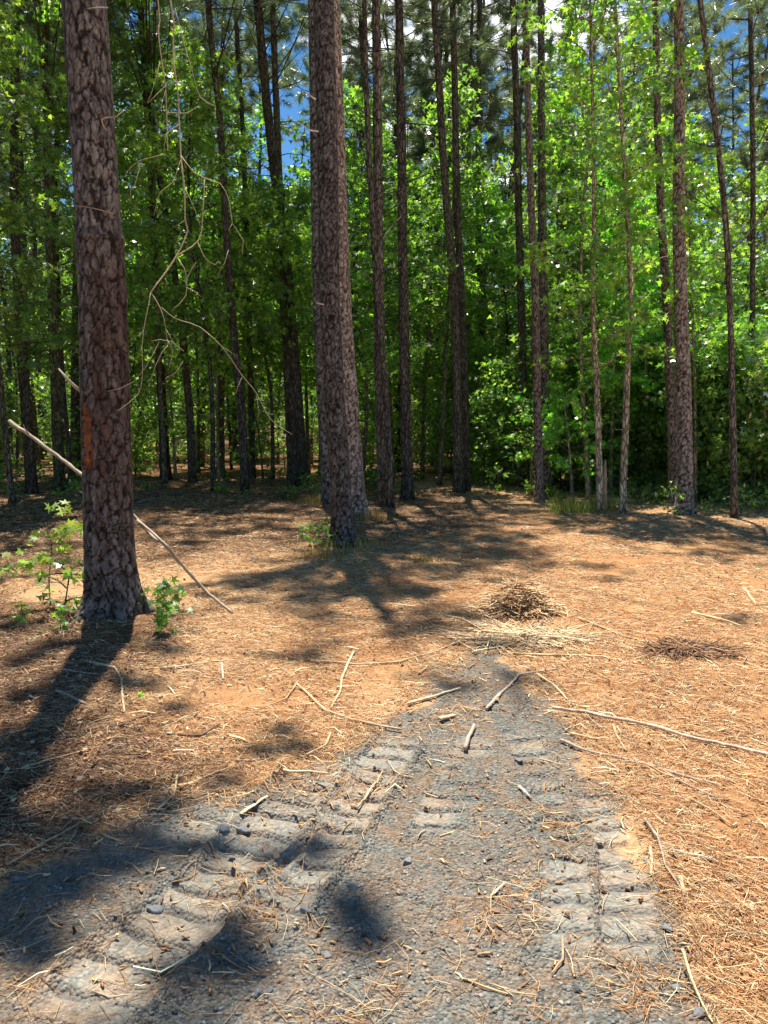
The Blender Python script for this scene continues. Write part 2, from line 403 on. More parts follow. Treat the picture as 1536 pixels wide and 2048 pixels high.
# dry fallen leaves and bark flakes
def flakes(n):
    x, y = sample_ground(n, 2.2, 20, rng, 1.0, .7)
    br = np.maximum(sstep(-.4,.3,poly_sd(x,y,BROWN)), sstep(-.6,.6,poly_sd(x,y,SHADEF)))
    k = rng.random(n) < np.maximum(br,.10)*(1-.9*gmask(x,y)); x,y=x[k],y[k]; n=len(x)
    P = np.stack([x,y,ground_z(x,y)+.012+.012*rng.random(n)],1)
    V,F = leaves_np(P, .012+.018*rng.random(n), rng, up=1.6, spread=.7, kind='rhomb')
    c = pal([(.30,.17,.09),(.20,.11,.06),(.42,.30,.19),(.14,.08,.05)],n,rng).clip(.01,.8)
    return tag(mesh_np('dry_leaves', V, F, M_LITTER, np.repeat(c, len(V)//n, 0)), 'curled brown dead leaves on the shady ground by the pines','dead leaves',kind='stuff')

ICO_V = None
def ico():
    t=(1+5**.5)/2
    v=np.array([(-1,t,0),(1,t,0),(-1,-t,0),(1,-t,0),(0,-1,t),(0,1,t),(0,-1,-t),(0,1,-t),(t,0,-1),(t,0,1),(-t,0,-1),(-t,0,1)])/math.hypot(1,t)
    f=np.array([(0,11,5),(0,5,1),(0,1,7),(0,7,10),(0,10,11),(1,5,9),(5,11,4),(11,10,2),(10,7,6),(7,1,8),(3,9,4),(3,4,2),(3,2,6),(3,6,8),(3,8,9),(4,9,5),(2,4,11),(6,2,10),(8,6,7),(9,8,1)])
    return v,f
def trk(x,y):
    r=np.ones(x.shape)
    for pts,hw,amp in TRACKS:
        S,T,B,L=line_st(x,y,pts); r=np.minimum(r,np.where((abs(T)<hw)&(S>.02)&(S<L-.02),.10,1.))
    return r
def pebbles(n, rng):
    v0,f0 = ico()
    x,y = sample_ground(n,1.75,5.4,rng,1.1,.62)
    g = sstep(-.12,.03,poly_sd(x,y,GRAVEL)); k = rng.random(n) < g*trk(x,y)*(.2+.8*sstep(.35,.6,fbm(x*3,y*3,81,3))); x,y=x[k],y[k]; n=len(x)
    s = .0017*(4.6**(rng.random(n)**3.2))
    V = v0[None]*(1+.28*rng.standard_normal((n,12,1))).clip(.5,1.6)*s[:,None,None]*np.array([1.2,.95,.62])
    a = rng.random(n)*6.28; ca,sa=np.cos(a)[:,None],np.sin(a)[:,None]
    Vx = V[:,:,0]*ca-V[:,:,1]*sa; Vy=V[:,:,0]*sa+V[:,:,1]*ca
    V = np.stack([Vx+x[:,None], Vy+y[:,None], V[:,:,2]+(ground_z(x,y)+s*.25)[:,None]],-1).reshape(-1,3)
    F = (np.arange(n)[:,None,None]*12+f0[None]).reshape(-1,3)
    c = pal([(.18,.185,.175),(.25,.25,.225),(.12,.125,.12),(.34,.31,.26),(.40,.25,.14)],n,rng,w=[.3,.3,.12,.18,.1]).clip(.02,.7)
    return tag(mesh_np('gravel', V,F,M_STONE,np.repeat(c,12,0)),'loose blue grey crushed stone of the track','gravel',kind='stuff')
# ------------------------------------------------------------------ leaves
def _star():
    a = np.radians([180,-118,-86,-53,-27,0,27,53,86,118]); r = np.array([.10,.62,.30,.92,.40,1.,.40,.92,.30,.62])
    v = np.stack([r*np.cos(a)+.1, r*np.sin(a), -.16*r*r+.0*r],1)
    v = np.vstack([[.1,0,.03],v]); f = np.array([[0,i,i%10+1] for i in range(1,11)]); return v,f
STAR = _star()
_s5 = np.radians([180,-75,0,75])
RHOMB = (np.array([(-.15,0,0),(.35,-.55,-.12),(1,0,-.08),(.35,.55,-.12)]), np.array([[0,1,2],[0,2,3]]))
TRI3 = (np.array([(0,0,.03),(-.1,-.75,-.12),(.35,-.32,0),(1,0,-.12),(.35,.32,0),(-.1,.75,-.12)]), np.array([[0,1,2],[0,2,3],[0,3,4],[0,4,5]]))
TPL = dict(star=STAR, rhomb=RHOMB, lobed=TRI3)
def leaves_np(P, size, rng, up=.62, spread=.75, kind='rhomb', out=None, droop=.7):
    n = len(P); tv,tf = TPL[kind]
    nr = rng.normal(0, spread, (n,3)); nr[:,2] += up
    if out is not None: nr += out*.35
    nr /= np.linalg.norm(nr,axis=1)[:,None]
    d = rng.normal(0,1,(n,3)); 
    if out is not None: d += out*1.2
    d[:,2] -= droop
    d -= nr*(d*nr).sum(1)[:,None]; d /= np.linalg.norm(d,axis=1)[:,None]+1e-9
    b = np.cross(nr,d); s = np.asarray(size)[:,None,None]
    V = P[:,None,:] + s*(tv[None,:,0:1]*d[:,None]+tv[None,:,1:2]*b[:,None]+tv[None,:,2:3]*nr[:,None])
    F = (np.arange(n)[:,None,None]*len(tv)+tf[None])
    return V.reshape(-1,3), F.reshape(-1,3)
GREENS = np.array([(.150,.255,.060),(.20,.315,.072),(.105,.20,.058),(.245,.355,.09),(.12,.225,.078)])
def leaf_cols(n, rng, tint=(1,1,1)):
    c = GREENS[rng.integers(0,len(GREENS),n)]*np.array(tint)*(1+.22*rng.standard_normal(n)).clip(.45,1.6)[:,None]
    return c.clip(.005,.5)

# ------------------------------------------------------------------ broadleaf crowns
def path_at(path, h):
    z = path[:,2]; return np.array([np.interp(h,z,path[:,0]), np.interp(h,z,path[:,1]), h])
def broad_branches(path, h0, h1, R, nb, rng, profile=None, ntw=5, upang=(.25,.9), azf=None):
    """limbs, twigs and leaf anchor points along a trunk path (local coords)"""
    limbs, tw = [], []
    for i in range(nb):
        f = (i+rng.random())/nb; h = h0+(h1-h0)*f
        az = i*2.399+rng.normal(0,.35) if azf is None else azf(i,f,rng)
        pr = profile(f) if profile else (.45+.55*math.sin(math.pi*min(1,f*.85+.15)))
        L = R*pr*rng.uniform(.55,1.1)
        e = rng.uniform(*upang); p = path_at(path,h); pts=[p.copy()]; ns=5
        for s in range(ns):
            d = np.array([math.cos(az)*math.cos(e),math.sin(az)*math.cos(e),math.sin(e)])
            p = p + d*L/ns; pts.append(p.copy()); e -= rng.uniform(.02,.26); az += rng.normal(0,.2)
        limbs.append((np.array(pts), L))
        pa = np.array(pts)
        for t in range(max(2,int(ntw*(.5+L/R*.7)))):
            q = rng.uniform(.25,1.0); k=q*ns; j=min(int(k),ns-1); b = pa[j]+(pa[j+1]-pa[j])*(k-j)
            a2 = az+rng.normal(0,1.0); e2 = rng.normal(.05,.35); l2 = rng.uniform(.2,.55)*min(1.2,.4+.4*L)
            d = np.array([math.cos(a2)*math.cos(e2),math.sin(a2)*math.cos(e2),math.sin(e2)])
            tw.append((b, b+d*l2*.55+np.array([0,0,.02]), b+d*l2-np.array([0,0,.10*l2])))
        tw.append((pa[-2],(pa[-2]+pa[-1])/2,pa[-1]))
    return limbs, tw
def crown_leaves(tw, per, size, rng, kind, sig=.10, tint=(1,1,1)):
    T = np.array(tw); n = len(T); k = per
    f = rng.beta(2.2,1.2,(n,k)); a,b,c = T[:,0][:,None],T[:,1][:,None],T[:,2][:,None]; f=f[...,None]
    P = a*(1-f)**2+2*b*f*(1-f)+c*f*f + rng.normal(0,sig,(n,k,3))*np.array([1,1,.7])
    keep = rng.random((n,k)) < np.clip(rng.normal(.62,.42,(n,1)),.0,1)
    out = np.broadcast_to((c-a)/(np.linalg.norm(c-a,axis=2,keepdims=True)+1e-6),(n,k,3))
    tc = np.broadcast_to((1+.18*rng.standard_normal((n,1))).clip(.6,1.5),(n,k))[keep]
    P=P[keep]; out=out[keep]; m=len(P)
    V,F = leaves_np(P, size*rng.uniform(.6,1.2,m), rng, kind=kind, out=out)
    c = leaf_cols(m,rng,tint)*tc[:,None]
    return V,F,np.repeat(c,len(V)//m,0)
BARKS = dict(pine=(.22,.185,.15), dark=(.16,.137,.113), gum=(.27,.235,.175), pale=(.55,.46,.32), green=(.19,.18,.105))
def trunk_mb(mb, path, r, col, k=8, rng=RNG, step=.35, flare=.35, noise_=.05, fl=1.):
    p = resample(path, step); h = p[:,2]-p[0,2]
    rr = np.interp(h, [0,max(h[-1],.1)], r) if np.ndim(r) else np.full(len(p), r)
    rr = rr*(1+flare*np.exp(-h/.22))
    V,F = tube(p, rr, k, noise_, rng, cap=True)
    n=len(V); c = np.array(col)*(1+.12*rng.standard_normal(n)).clip(.6,1.5)[:,None]
    mb.add(V,F,c)
def limbs_mb(mb, limbs, tw, col, r0, rng, twigs=True, k=4):
    for pts,L in limbs:
        V,F = tube(pts, np.linspace(max(.006,r0*min(1.3,.35+.4*L)),.004,len(pts)), k, .08, rng, cap=False); mb.add(V,F,col)
    if twigs:
        T=np.array(tw)
        if len(T):
            n=len(T); w=.0035
            d = T[:,2]-T[:,0]; s = np.cross(d,[0,0,1.]); s/=np.linalg.norm(s,axis=1)[:,None]+1e-6
            up = np.cross(s,d); up/=np.linalg.norm(up,axis=1)[:,None]+1e-6
            V = np.stack([T[:,0]+s*w,T[:,0]-s*w,T[:,0]+up*w,T[:,1]+s*w*.8,T[:,1]-s*w*.8,T[:,1]+up*w*.8,T[:,2]],1).reshape(-1,3)
            b=np.arange(n)[:,None,None]*7
            q=(b+np.array([[0,1,4,3],[1,2,5,4],[2,0,3,5]])[None]).reshape(-1,4)
            t=(b+np.array([[3,4,6],[4,5,6],[5,3,6]])[None]).reshape(-1,3)
            mb.add(V,[q,t],col)
def broadleaf(name, path, base, r, h0, h1, R, nb, per, size, kind, rng, bark='gum', label=None, cat='tree', group=None,
              ntw=5, sig=.10, tint=(1,1,1), profile=None, k=7, twigs=True, upang=(.25,.9), dead=0, azf=None, top=True):
    """path in local coords (base at origin)"""
    root = empty(name, base, label, cat, group)
    path = np.asarray(path,float); mb = MB(); col = np.array(BARKS[bark])
    trunk_mb(mb, path, r, col, k, rng)
    limbs, tw = broad_branches(path, h0, h1, R, nb, rng, profile, ntw, upang, azf)
    if top: tw += [(path[-2],(path[-2]+path[-1])/2,path[-1]+np.array([0,0,.15]))]*2
    limbs_mb(mb, limbs, tw, col*.85, (r[0] if np.ndim(r) else r)*.25, rng, twigs)
    for i in range(dead):
        h = rng.uniform(.9,h0+.6); az=rng.random()*6.28; p=path_at(path,h); L=rng.uniform(.2,.7)
        d=np.array([math.cos(az),math.sin(az),rng.uniform(-.1,.5)])
        V,F=tube([p,p+d*L*.5,p+d*L+[0,0,rng.normal(0,.06)]],[.009,.006,.003],3,0,rng,False); mb.add(V,F,col*1.1)
    mb.build('trunk', M_BARK, root, True)
    V,F,C = crown_leaves(tw, per, size, rng, kind, sig, tint)
    mesh_np('crown', V, F, M_LEAF, C, False, root)
    return root

# ------------------------------------------------------------------ pines
def needles_np(P, D, rng, per, length, width, spread=.75, col=(.07,.105,.04)):
    n=len(P); k=per
    d = D[:,None,:]+rng.normal(0,spread,(n,k,3)); d[...,2]+= .05
    d/=np.linalg.norm(d,axis=2)[...,None]
    b = P[:,None,:]+rng.normal(0,.03,(n,k,3))
    s = np.cross(d, rng.normal(0,1,(n,k,3))); s/=np.linalg.norm(s,axis=2)[...,None]+1e-6
    L = length*rng.uniform(.7,1.15,(n,k,1)); tip=b+d*L; tip[...,2]-=.12*L[...,0]
    mid=b+d*L*.5
    V=np.stack([b+s*width*.5,b-s*width*.5,tip],2).reshape(-1,3)
    F=np.arange(n*k*3).reshape(-1,3)
    c=np.array(col)*(1+.2*rng.standard_normal((n,1,1))).clip(.5,1.6)*(1+.25*rng.standard_normal((n,k,1))).clip(.4,1.7)
    return V,F,np.repeat(c.reshape(-1,3).clip(.004,.4),3,0)
def pine_limbs(path, h0, h1, R, nb, rng, mb, col, nsub=5, dead=14, hd=3., azs=None, rb=.022):
    P,D=[],[]
    for i in range(nb):
        f=(i+rng.random())/nb; h=h0+(h1-h0)*f; az=i*2.4+rng.normal(0,.4) if azs is None else azs[i%len(azs)]+rng.normal(0,.3)
        L=R*(.35+.65*math.sin(math.pi*min(1,.25+.75*(1-f))))*rng.uniform(.6,1.1); e=rng.uniform(.15,.6)
        p=path_at(path,min(h,path[-1,2])); pts=[p]
        for s in range(6):
            d=np.array([math.cos(az)*math.cos(e),math.sin(az)*math.cos(e),math.sin(e)]); p=p+d*L/6; pts.append(p); e+=rng.normal(.05,.1); az+=rng.normal(0,.12)
        pts=np.array(pts); V,F=tube(pts,np.linspace(rb*(.5+.3*L),.006,7),4,.08,rng,False); mb.add(V,F,col)
        for s in range(nsub):
            q=rng.uniform(.4,1.)*6; j=min(int(q),5); b=pts[j]+(pts[j+1]-pts[j])*(q-j)
            a2=az+rng.normal(0,.9); e2=rng.normal(.3,.35); l2=rng.uniform(.2,.7)*(.4+.3*L)
            d=np.array([math.cos(a2)*math.cos(e2),math.sin(a2)*math.cos(e2),math.sin(e2)]); t=b+d*l2
            V,F=tube([b,(b+t)/2+[0,0,-.02],t],[.008,.006,.004],3,0,rng,False); mb.add(V,F,col)
            for w in (.35,.6,.8,1.): P.append(b+d*l2*w); D.append(d)
        P.append(pts[-1]); D.append(d)
    for i in range(dead):
        h=rng.uniform(hd,h0+1.); az=rng.random()*6.28; p=path_at(path,h); L=rng.uniform(.5,R*.9); e=rng.uniform(.05,.7); pts=[p]
        for s in range(4):
            d=np.array([math.cos(az)*math.cos(e),math.sin(az)*math.cos(e),math.sin(e)]); p=p+d*L/4; pts.append(p); e+=rng.normal(0,.12); az+=rng.normal(0,.15)
        V,F=tube(pts,np.linspace(.013,.004,5),3,.1,rng,False); mb.add(V,F,col*1.05)
        if rng.random()<.6:
            b=pts[2]; d2=d+rng.normal(0,.5,3); V,F=tube([b,b+d2*L*.3],[.006,.003],3,0,rng,False); mb.add(V,F,col)
    return np.array(P),np.array(D)
def pine(name, path, base, r, h0, R, nb, rng, label=None, cat='pine tree', group=None, per=13, nsub=5, dead=14, hd=3., width=.006, length=.2,
         bark='pine', k=9, hi=None, azs=None, ncol=(.15,.20,.11), shade_clumps=None):
    root=empty(name,base,label,cat,group); path=np.asarray(path,float); mb=MB(); col=np.array(BARKS[bark])
    if hi is None: trunk_mb(mb,path,r,col,k,rng,step=.4)
    P,D=pine_limbs(path,h0,path[-1,2],R,nb,rng,mb,col*.8,nsub,dead,hd,azs)
    if shade_clumps:  # extra needle clumps added to the crown to cast set ground shadows
        for c,rm in shade_clumps:
            s=path_at(path,max(4.5,min(path[-1,2]-.8,c[2]-.25*np.hypot(c[0]-path[-1,0],c[1]-path[-1,1])))); m_=(s+c)/2+np.array([0,0,-.1])
            V,F=tube(resample([s,m_,c],.4),np.linspace(.013,.006,len(resample([s,m_,c],.4))),4,.06,rng,False); mb.add(V,F,col*.8)
            nq=int(max(5,3.14*rm*rm*80)); q=rng.normal(0,1,(nq,3)); q/=np.linalg.norm(q,axis=1)[:,None]; q*=(rng.random(nq)**.45)[:,None]*max(.03,rm-.05); q[:,2]*=.7
            P=np.vstack([P,c+q]); D=np.vstack([D,q/(np.linalg.norm(q,axis=1)[:,None]+.1)+[0,0,.3]])
    if hi is None: mb.build('trunk',M_BARK,root,True)
    else:
        hi(root,mb)
    V,F,C=needles_np(P,D,rng,per,length,width,col=ncol); mesh_np('crown',V,F,M_NEEDLE,C,False,root)
    return root

# ------------------------------------------------------------------ modelled bark for the near pines
def plates(u, v, su, sv, per, seed):
    """F2-F1 of a jittered cell pattern stretched upward, periodic in u; plus a per-plate value"""
    x=u/su; y=v/sv; nu=max(3,int(round(per/su))); x=x*(nu/(per/su))
    su_=u*2*np.pi/per; cu,cs=np.cos(su_)*per/6.28,np.sin(su_)*per/6.28      # seamless warp
    x = x+1.1*(fbm(cu*16+cs*9+7,v*8+cs*12,seed+3,3)-.5)+.55*(fbm(cu*60+cs*31,v*34+cs*47,seed+4,2)-.5)
    y = y+.9*(fbm(cu*13+cs*8,v*7+cs*9,seed+5,2)-.5)+.5*(fbm(cu*50+cs*29,v*45+cs*41,seed+6,2)-.5)
    ix=np.floor(x); iy=np.floor(y); f1=np.full(x.shape,9.); f2=f1.copy(); idv=np.zeros(x.shape)
    for dx in (-1,0,1):
        for dy in (-1,0,1):
            cx=ix+dx; cy=iy+dy; hx=np.mod(cx,nu)
            px=cx+.5+.85*(_hash(hx,cy,seed)-.5)+.5*(np.mod(cy,2)-.5); py=cy+.5+.8*(_hash(hx,cy,seed+1)-.5)
            d=(np.abs(x-px)**1.4+np.abs(y-py)**1.4)**(1/1.4); w=_hash(hx,cy,seed+2)
            m=d<f1; f2=np.where(m,f1,np.minimum(f2,d)); idv=np.where(m,w,idv); f1=np.where(m,d,f1)
    return f2-f1, idv
def bark_trunk(root, path, rfun, htop, seed, nu=150, dv=.011, su=.05, sv=.13, amp=.016, tone=(1,1,1), red=None, wound=None, collar=None, name='trunk', flare=.5, extra=None):
    rng=np.random.default_rng(seed); h=np.arange(-.06,htop,dv); path=np.asarray(path,float)
    cx=np.interp(h,path[:,2],path[:,0]); cy=np.interp(h,path[:,2],path[:,1]); R=rfun(np.maximum(h,0))
    th=np.arange(nu)/nu*2*np.pi; per=2*np.pi*float(np.mean(R))
    U,H=np.meshgrid(th/(2*np.pi)*per,h)
    e,idv=plates(U,H,su,sv,per,seed); e2,id2=plates(U,H,su*.42,sv*.4,per,seed+40)
    crack=sstep(.015,.16,e); small=sstep(.0,.14,e2)
    # seam-free noise uses the circle
    cth,sth=np.cos(th)[None],np.sin(th)[None]
    nz=fbm(3+cth*1.7+H*0,H*1.1+sth*1.7,seed+9,3)-.5
    fine=fbm(cth*9+20,H*26+sth*9,seed+12,3)-.5
    ter=np.floor(5*fbm(cth*11+40,H*15+sth*11,seed+21,3)+.6*idv)/5
    disp=amp*(crack*(.75+.25*idv)+.16*small*crack*(.3+.9*id2)+.30*crack*ter) + .5*amp*fine*crack + .045*np.mean(R)*nz*2
    fl=flare*np.exp(-np.maximum(H,0)/.16)*(1+.5*np.cos(5*th[None]+seed))
    Rr=R[:,None]*(1+fl)+disp-amp*.7
    if collar: Rr=Rr+collar[1]*np.exp(-((H-collar[0]-.05*np.sin(th)[None]*0)/.035)**2)*(.6+.8*nz+.4*idv)+collar[2]*sstep(collar[0]+.03,collar[0]-.03,H)
    grey=np.array([.37,.35,.325]); brn=np.array([.10,.086,.073]); dk=np.array([.028,.018,.013])
    pv=np.clip(.30*idv+.45*id2+.5*(ter-.35)+.9*fine,0,1)
    c=brn*(1-pv[...,None])+grey*pv[...,None]
    c=c*(.55+.5*small[...,None])*(1+.9*fine[...,None])
    if red is not None:
        m=np.clip(red(th[None],H)+1.2*nz+ .5*(idv-.5),0,1)[...,None]; c=c*(1-m)+m*np.array([.125,.075,.054])*(.7+.7*pv[...,None])
    ck=sstep(.02,.26,e)*(.35+.65*sstep(.02,.1,e2)); c=dk*(1-ck[...,None])+c*ck[...,None]
    if wound is not None:
        m=np.clip(wound(th[None],H)*(1+3.5*fine+2.*nz)*(.5+.9*id2),0,1); m=sstep(.3,.5,m)
        Rr=Rr-m*.018; c=c*(1-m[...,None])+m[...,None]*np.array([.40,.14,.05])*(.25+1.6*(fine[...,None]+.5)*(.4+id2[...,None]))
    c=(c*np.array(tone)).clip(.008,.7)
    V=np.stack([cx[:,None]+Rr*cth,cy[:,None]+Rr*sth,H],-1).reshape(-1,3)
    nh=len(h); i=np.arange(nh-1)[:,None]*nu; j=np.arange(nu)[None]; j2=(j+1)%nu
    F=np.stack([i+j,i+j2,i+nu+j2,i+nu+j],-1).reshape(-1,4)
    mb=MB(); mb.add(V,F,c.reshape(-1,3))
    if extra is not None and extra.n: mb.add(np.concatenate(extra.v),[np.concatenate(x) for x in extra.f.values()],np.concatenate(extra.c))
    return mb.build(name,M_BARKHI,root,True)
def ground_hit(u, v):
    d = ray(u, v); z = 0.
    for _ in range(4):
        t = (z-CAM_H)/d[2]; x, y = d[0]*t, d[1]*t; z = gz(x, y)
    return np.array([x, y, z])
def px_path(base, pts, H, wander=0.):
    """local trunk path through image points at the depth of the base, carried on to height H"""
    P=[np.zeros(3)-np.array([0,0,.08])]+[at(u,v,base[1])-base for u,v in pts]
    P=[p for i,p in enumerate(P) if i==0 or p[2]>P[i-1][2]+.05]
    P=np.array(P); k=max(0,len(P)-3); d=(P[-1]-P[k])/(P[-1][2]-P[k][2])
    z=P[-1][2]; ext=[]
    while z<H: z=min(H,z+1.5); ext.append(P[-1]+d*(z-P[-1][2])*.8+np.array([0,0,0])); ext[-1][2]=z
    return np.vstack([P]+([ext] if ext else []))
RN = lambda s: np.random.default_rng(s)

SHADE_SPOTS=[(110,1310,70),(235,1290,62),(120,1380,85),(215,1372,72),(290,1385,50),(20,1270,60),(330,1310,40),(60,1330,75),(170,1300,55),(300,1300,50),(40,1420,85),(10,1500,90),(90,1500,85),(60,1580,90),(190,1600,80),(280,1600,55),(20,1660,90),(120,1680,80),(330,1620,40),
 (60,1770,95),(180,1740,85),(290,1700,70),(20,1860,75),(380,1700,45),(440,1690,45),(560,1705,50),(630,1700,32),(562,1468,34),(600,1500,20),(530,1510,16),
 (715,1825,58),(735,1875,50),(690,1790,22),(430,1925,62),(500,1940,45),(360,1950,38),(480,1880,28),(80,1900,30),(250,1390,28),(350,1430,22),(450,1580,22)]  # foreground spots to be shadowed by clumps added to the left pine
_q=RN(91); _M=G([(330,1185),(480,1140),(640,1130),(800,1065),(1000,1050),(1080,1085),(1150,1120),(1290,1142),(1230,1162),(1120,1158),(1240,1192),(1150,1212),(1000,1180),(900,1195),(800,1215),(600,1215),(450,1215)])
MID_SHADE=[]  # mid clearing spots to be shadowed by added needle clumps
while len(MID_SHADE)<135:
    u_,v_=_q.uniform(330,1300),_q.uniform(1050,1215); a_,b_=gp(u_,v_)
    if poly_sd(np.array([a_]),np.array([b_]),_M)[0]>0: MID_SHADE.append((u_,v_,_q.uniform(30,62)))
MID_SHADE=[q for q in MID_SHADE if abs(q[0]-1040)>165 or q[1]<1135]
MID_SHADE+=[(700,1125,42),(735,1150,45),(765,1185,45),(690,1175,40),(900,1232,20),(1500,1238,40),(1480,1245,25),(1520,1130,30),(1340,1105,18),(1400,1120,14)]
def to_shade_clumps(L,b,seed,hr=(8.5,13.)):
    q=RN(seed+5); o=[]
    for (u,v,rpx) in L:
        a_,b_=gp(u,v); h=q.uniform(*hr); o.append((np.array([a_,b_,0])+SUN*(h/SUN[2])-b, rpx*b_/FPX))
    return o
LEFT_SHADE={107:[],108:[],109:[],105:[]}  # left wood floor spots shadowed by added clumps, keyed by pine seed
_L=G([(-60,985),(120,965),(640,968),(900,990),(860,1030),(640,1050),(560,1095),(430,1130),(300,1120),(130,1150),(60,1190),(-80,1220)])
for _ in range(5000):
    u_,v_=_q.uniform(-60,900),968+245*_q.random()**1.3; a_,b_=gp(u_,v_)
    if poly_sd(np.array([a_]),np.array([b_]),_L)[0]>0 and sum(map(len,LEFT_SHADE.values()))<150: LEFT_SHADE[107 if u_<170 else 108 if u_<420 else 109 if u_<600 else 105].append((u_,v_,_q.uniform(26,50)))
# ================================================================ near pines with modelled bark
def near_pine(label, base_px, pts, w0, w1, H, seed, h0, R, nb, name='pine_tree', per=20, htop=None, azs=None, shade_clumps=None, hr=(10.5,15.), nlen=.2, nwid=.006, **kw):
    b=ground_hit(*base_px); P=px_path(b,pts,H); d=b[1]
    r0,r1=.86*w0*d/FPX/2,.86*w1*d/FPX/2; zt=(at(*pts[-1],d)-b)[2]
    rf=lambda h: np.where(h<zt, r0+(r1-r0)*h/zt, r1*np.clip(1-(h-zt)/(H-zt+.01),.12,1))
    nu=int(np.clip(150*6/d*(r0/.21),40,170)); dv=.011*max(1,d/6)
    if shade_clumps:
        q=RN(seed+5); bl=[]
        for (u,v,rpx) in shade_clumps:
            gx_,gy_=gp(u,v); h=q.uniform(*hr); bl.append((np.array([gx_,gy_,0])+SUN*(h/SUN[2])-b, rpx*gy_/FPX))
        shade_clumps=bl
    hi=lambda root,mb: bark_trunk(root,P,rf,H-.3,seed,nu=nu,dv=dv,extra=mb,**kw)
    rt=pine(name,P,b,(r0,.02),h0,R,nb,RN(seed),label,'pine tree',None,per=per,hi=hi,dead=6,hd=h0-1.5,azs=azs,shade_clumps=shade_clumps,length=nlen,width=nwid)
    return rt,b,P,rf
def red1(th,H):
    a=np.cos(th-math.radians(-28)); return sstep(.1,.55,a)*sstep(3.0,2.2,H)*.55*sstep(.2,1.2,H)+.08*sstep(3.1,2.6,H)
def wound1(th,H):
    a=np.degrees(np.arccos(np.clip(np.cos(th-math.radians(-122)),-1,1)))
    return sstep(26,8,a)*sstep(1.0,1.12,H)*sstep(1.62,1.42,H)
p1,B1,P1,RF1 = near_pine('thick rough barked pine with a raw orange wound, at the left of the clearing',(226,1222),[(219,1100),(213,900),(206,600),(188,300),(168,0)],104,88,16.5,5,11,1.1,9,
   shade_clumps=SHADE_SPOTS,per=60,nlen=.13,nwid=.008,tone=(.74,.70,.69),su=.033,sv=.16,amp=.013,red=red1,wound=wound1,collar=(2.72,.014,.010))
p2,B2,P2,RF2 = near_pine('grey pine with shaggy bark standing alone in mid clearing, closest of the centre pines',(687,1090),[(680,950),(669,800),(659,600),(655,300),(647,0)],47,43,16,15,9.5,1.2,18,su=.040,sv=.115,amp=.012,tone=(.60,.58,.58))
p3,B3,P3,RF3 = near_pine('pine right behind the lone grey pine, its flared base showing to the right',(712,1036),[(702,900),(692,750),(682,600),(672,300),(662,0)],50,36,16.5,25,9,1.6,24,shade_clumps=MID_SHADE,nwid=.008,hr=(8.5,13.5),su=.045,sv=.09,amp=.012,tone=(1.6,1.38,1.22))  # bright warm tone puts sunlight into this bark's colour
p4,B4,P4,RF4 = near_pine('pine mostly hidden behind the left edge of the lone grey pine',(662,1008),[(655,880),(648,750),(641,600),(635,300),(630,0)],40,28,15,35,9,1.5,22,su=.07,sv=.1,amp=.015)
p5,B5,P5,RF5 = near_pine('large sunlit pine of the close pair at the right edge of the clearing',(1368,1028),[(1370,940),(1368,800),(1361,600),(1357,400),(1359,200),(1358,0)],36,19,15,45,10.5,1.1,8,su=.042,sv=.09,amp=.011,tone=(1.35,1.22,1.12))  # raised tone colours this trunk as if sunlit
p6,B6,P6,RF6 = near_pine('slimmer pine leaning just left of the large sunlit pine at the right',(1347,1010),[(1346,900),(1339,750),(1333,600),(1322,425),(1315,250),(1311,0)],22,12,14,55,10,1.,7,su=.045,sv=.085,amp=.013,tone=(1.15,1.0,.95))
p7,B7,P7,RF7 = near_pine('pale left trunk of the twin pines right of centre',(1079,1006),[(1077,900),(1073,750),(1071,600),(1063,420),(1058,280),(1050,0)],19,12,14.5,65,10,1.1,8,su=.045,sv=.085,amp=.013,tone=(1.2,1.02,.95))
p8,B8,P8,RF8 = near_pine('darker right trunk of the twin pines right of centre',(1091,998),[(1091,900),(1089,750),(1087,600),(1084,420),(1083,250),(1082,0)],23,13,15,75,10,1.1,8,su=.045,sv=.085,amp=.015,tone=(.85,.8,.8))

# ================================================================ other trunks one can point to
def t_pine(label, base_px, pts, w0, w1, H, seed, h0=7.5, R=1.6, nb=26, bark='dark', dead=16, hd=3.5, shade_clumps=None):
    if shade_clumps is None: shade_clumps=LEFT_SHADE.pop(seed,None)
    b=ground_hit(*base_px); P=px_path(b,pts,H); d=b[1]
    shade_clumps=to_shade_clumps(shade_clumps,b,seed) if shade_clumps else None
    r=(w0*d/FPX/2, max(.025,w1*d/FPX/2*.5))
    return pine('pine_tree',P,b,r,h0,R,nb,RN(seed),label,'pine tree',per=20,nsub=4,dead=dead,width=.009,hd=hd,bark=bark,k=10,shade_clumps=shade_clumps)
t_pine('straight dark pine right of the split brown trunks in the centre',(815,1000),[(811,800),(807,600),(803,300),(798,0)],24,15,16,101,9)
t_pine('light barked leaning pine of the crossing pair at the clearing back',(918,985),[(914,800),(909,600),(900,480),(889,350),(880,200),(868,0)],21,13,15,102,8.5,bark='pine')
t_pine('dark straight pine of the crossing pair at the clearing back',(932,982),[(929,800),(923,600),(914,400),(910,200),(905,0)],18,13,16,103,8.5)
t_pine('dark pine deep in shade left of the twin pines',(1050,975),[(1046,800),(1042,600),(1038,450),(1034,250),(1026,0)],19,13,16,104,8)
t_pine('dim brown pine whose thick base stands left of the fallen limb tip',(606,972),[(598,850),(585,680),(570,500),(557,400),(538,250),(515,0)],26,17,16,105,9)
t_pine('dim pine leaning close behind the dim brown pine left of centre',(586,968),[(578,800),(571,600),(563,450),(556,300),(545,0)],20,12,15,106,8.5,bark='pine')
t_pine('mossy brown pine seen left of the thick wounded pine',(119,982),[(114,850),(107,650),(101,500),(95,300),(90,0)],22,17,16,107,9,bark='green')
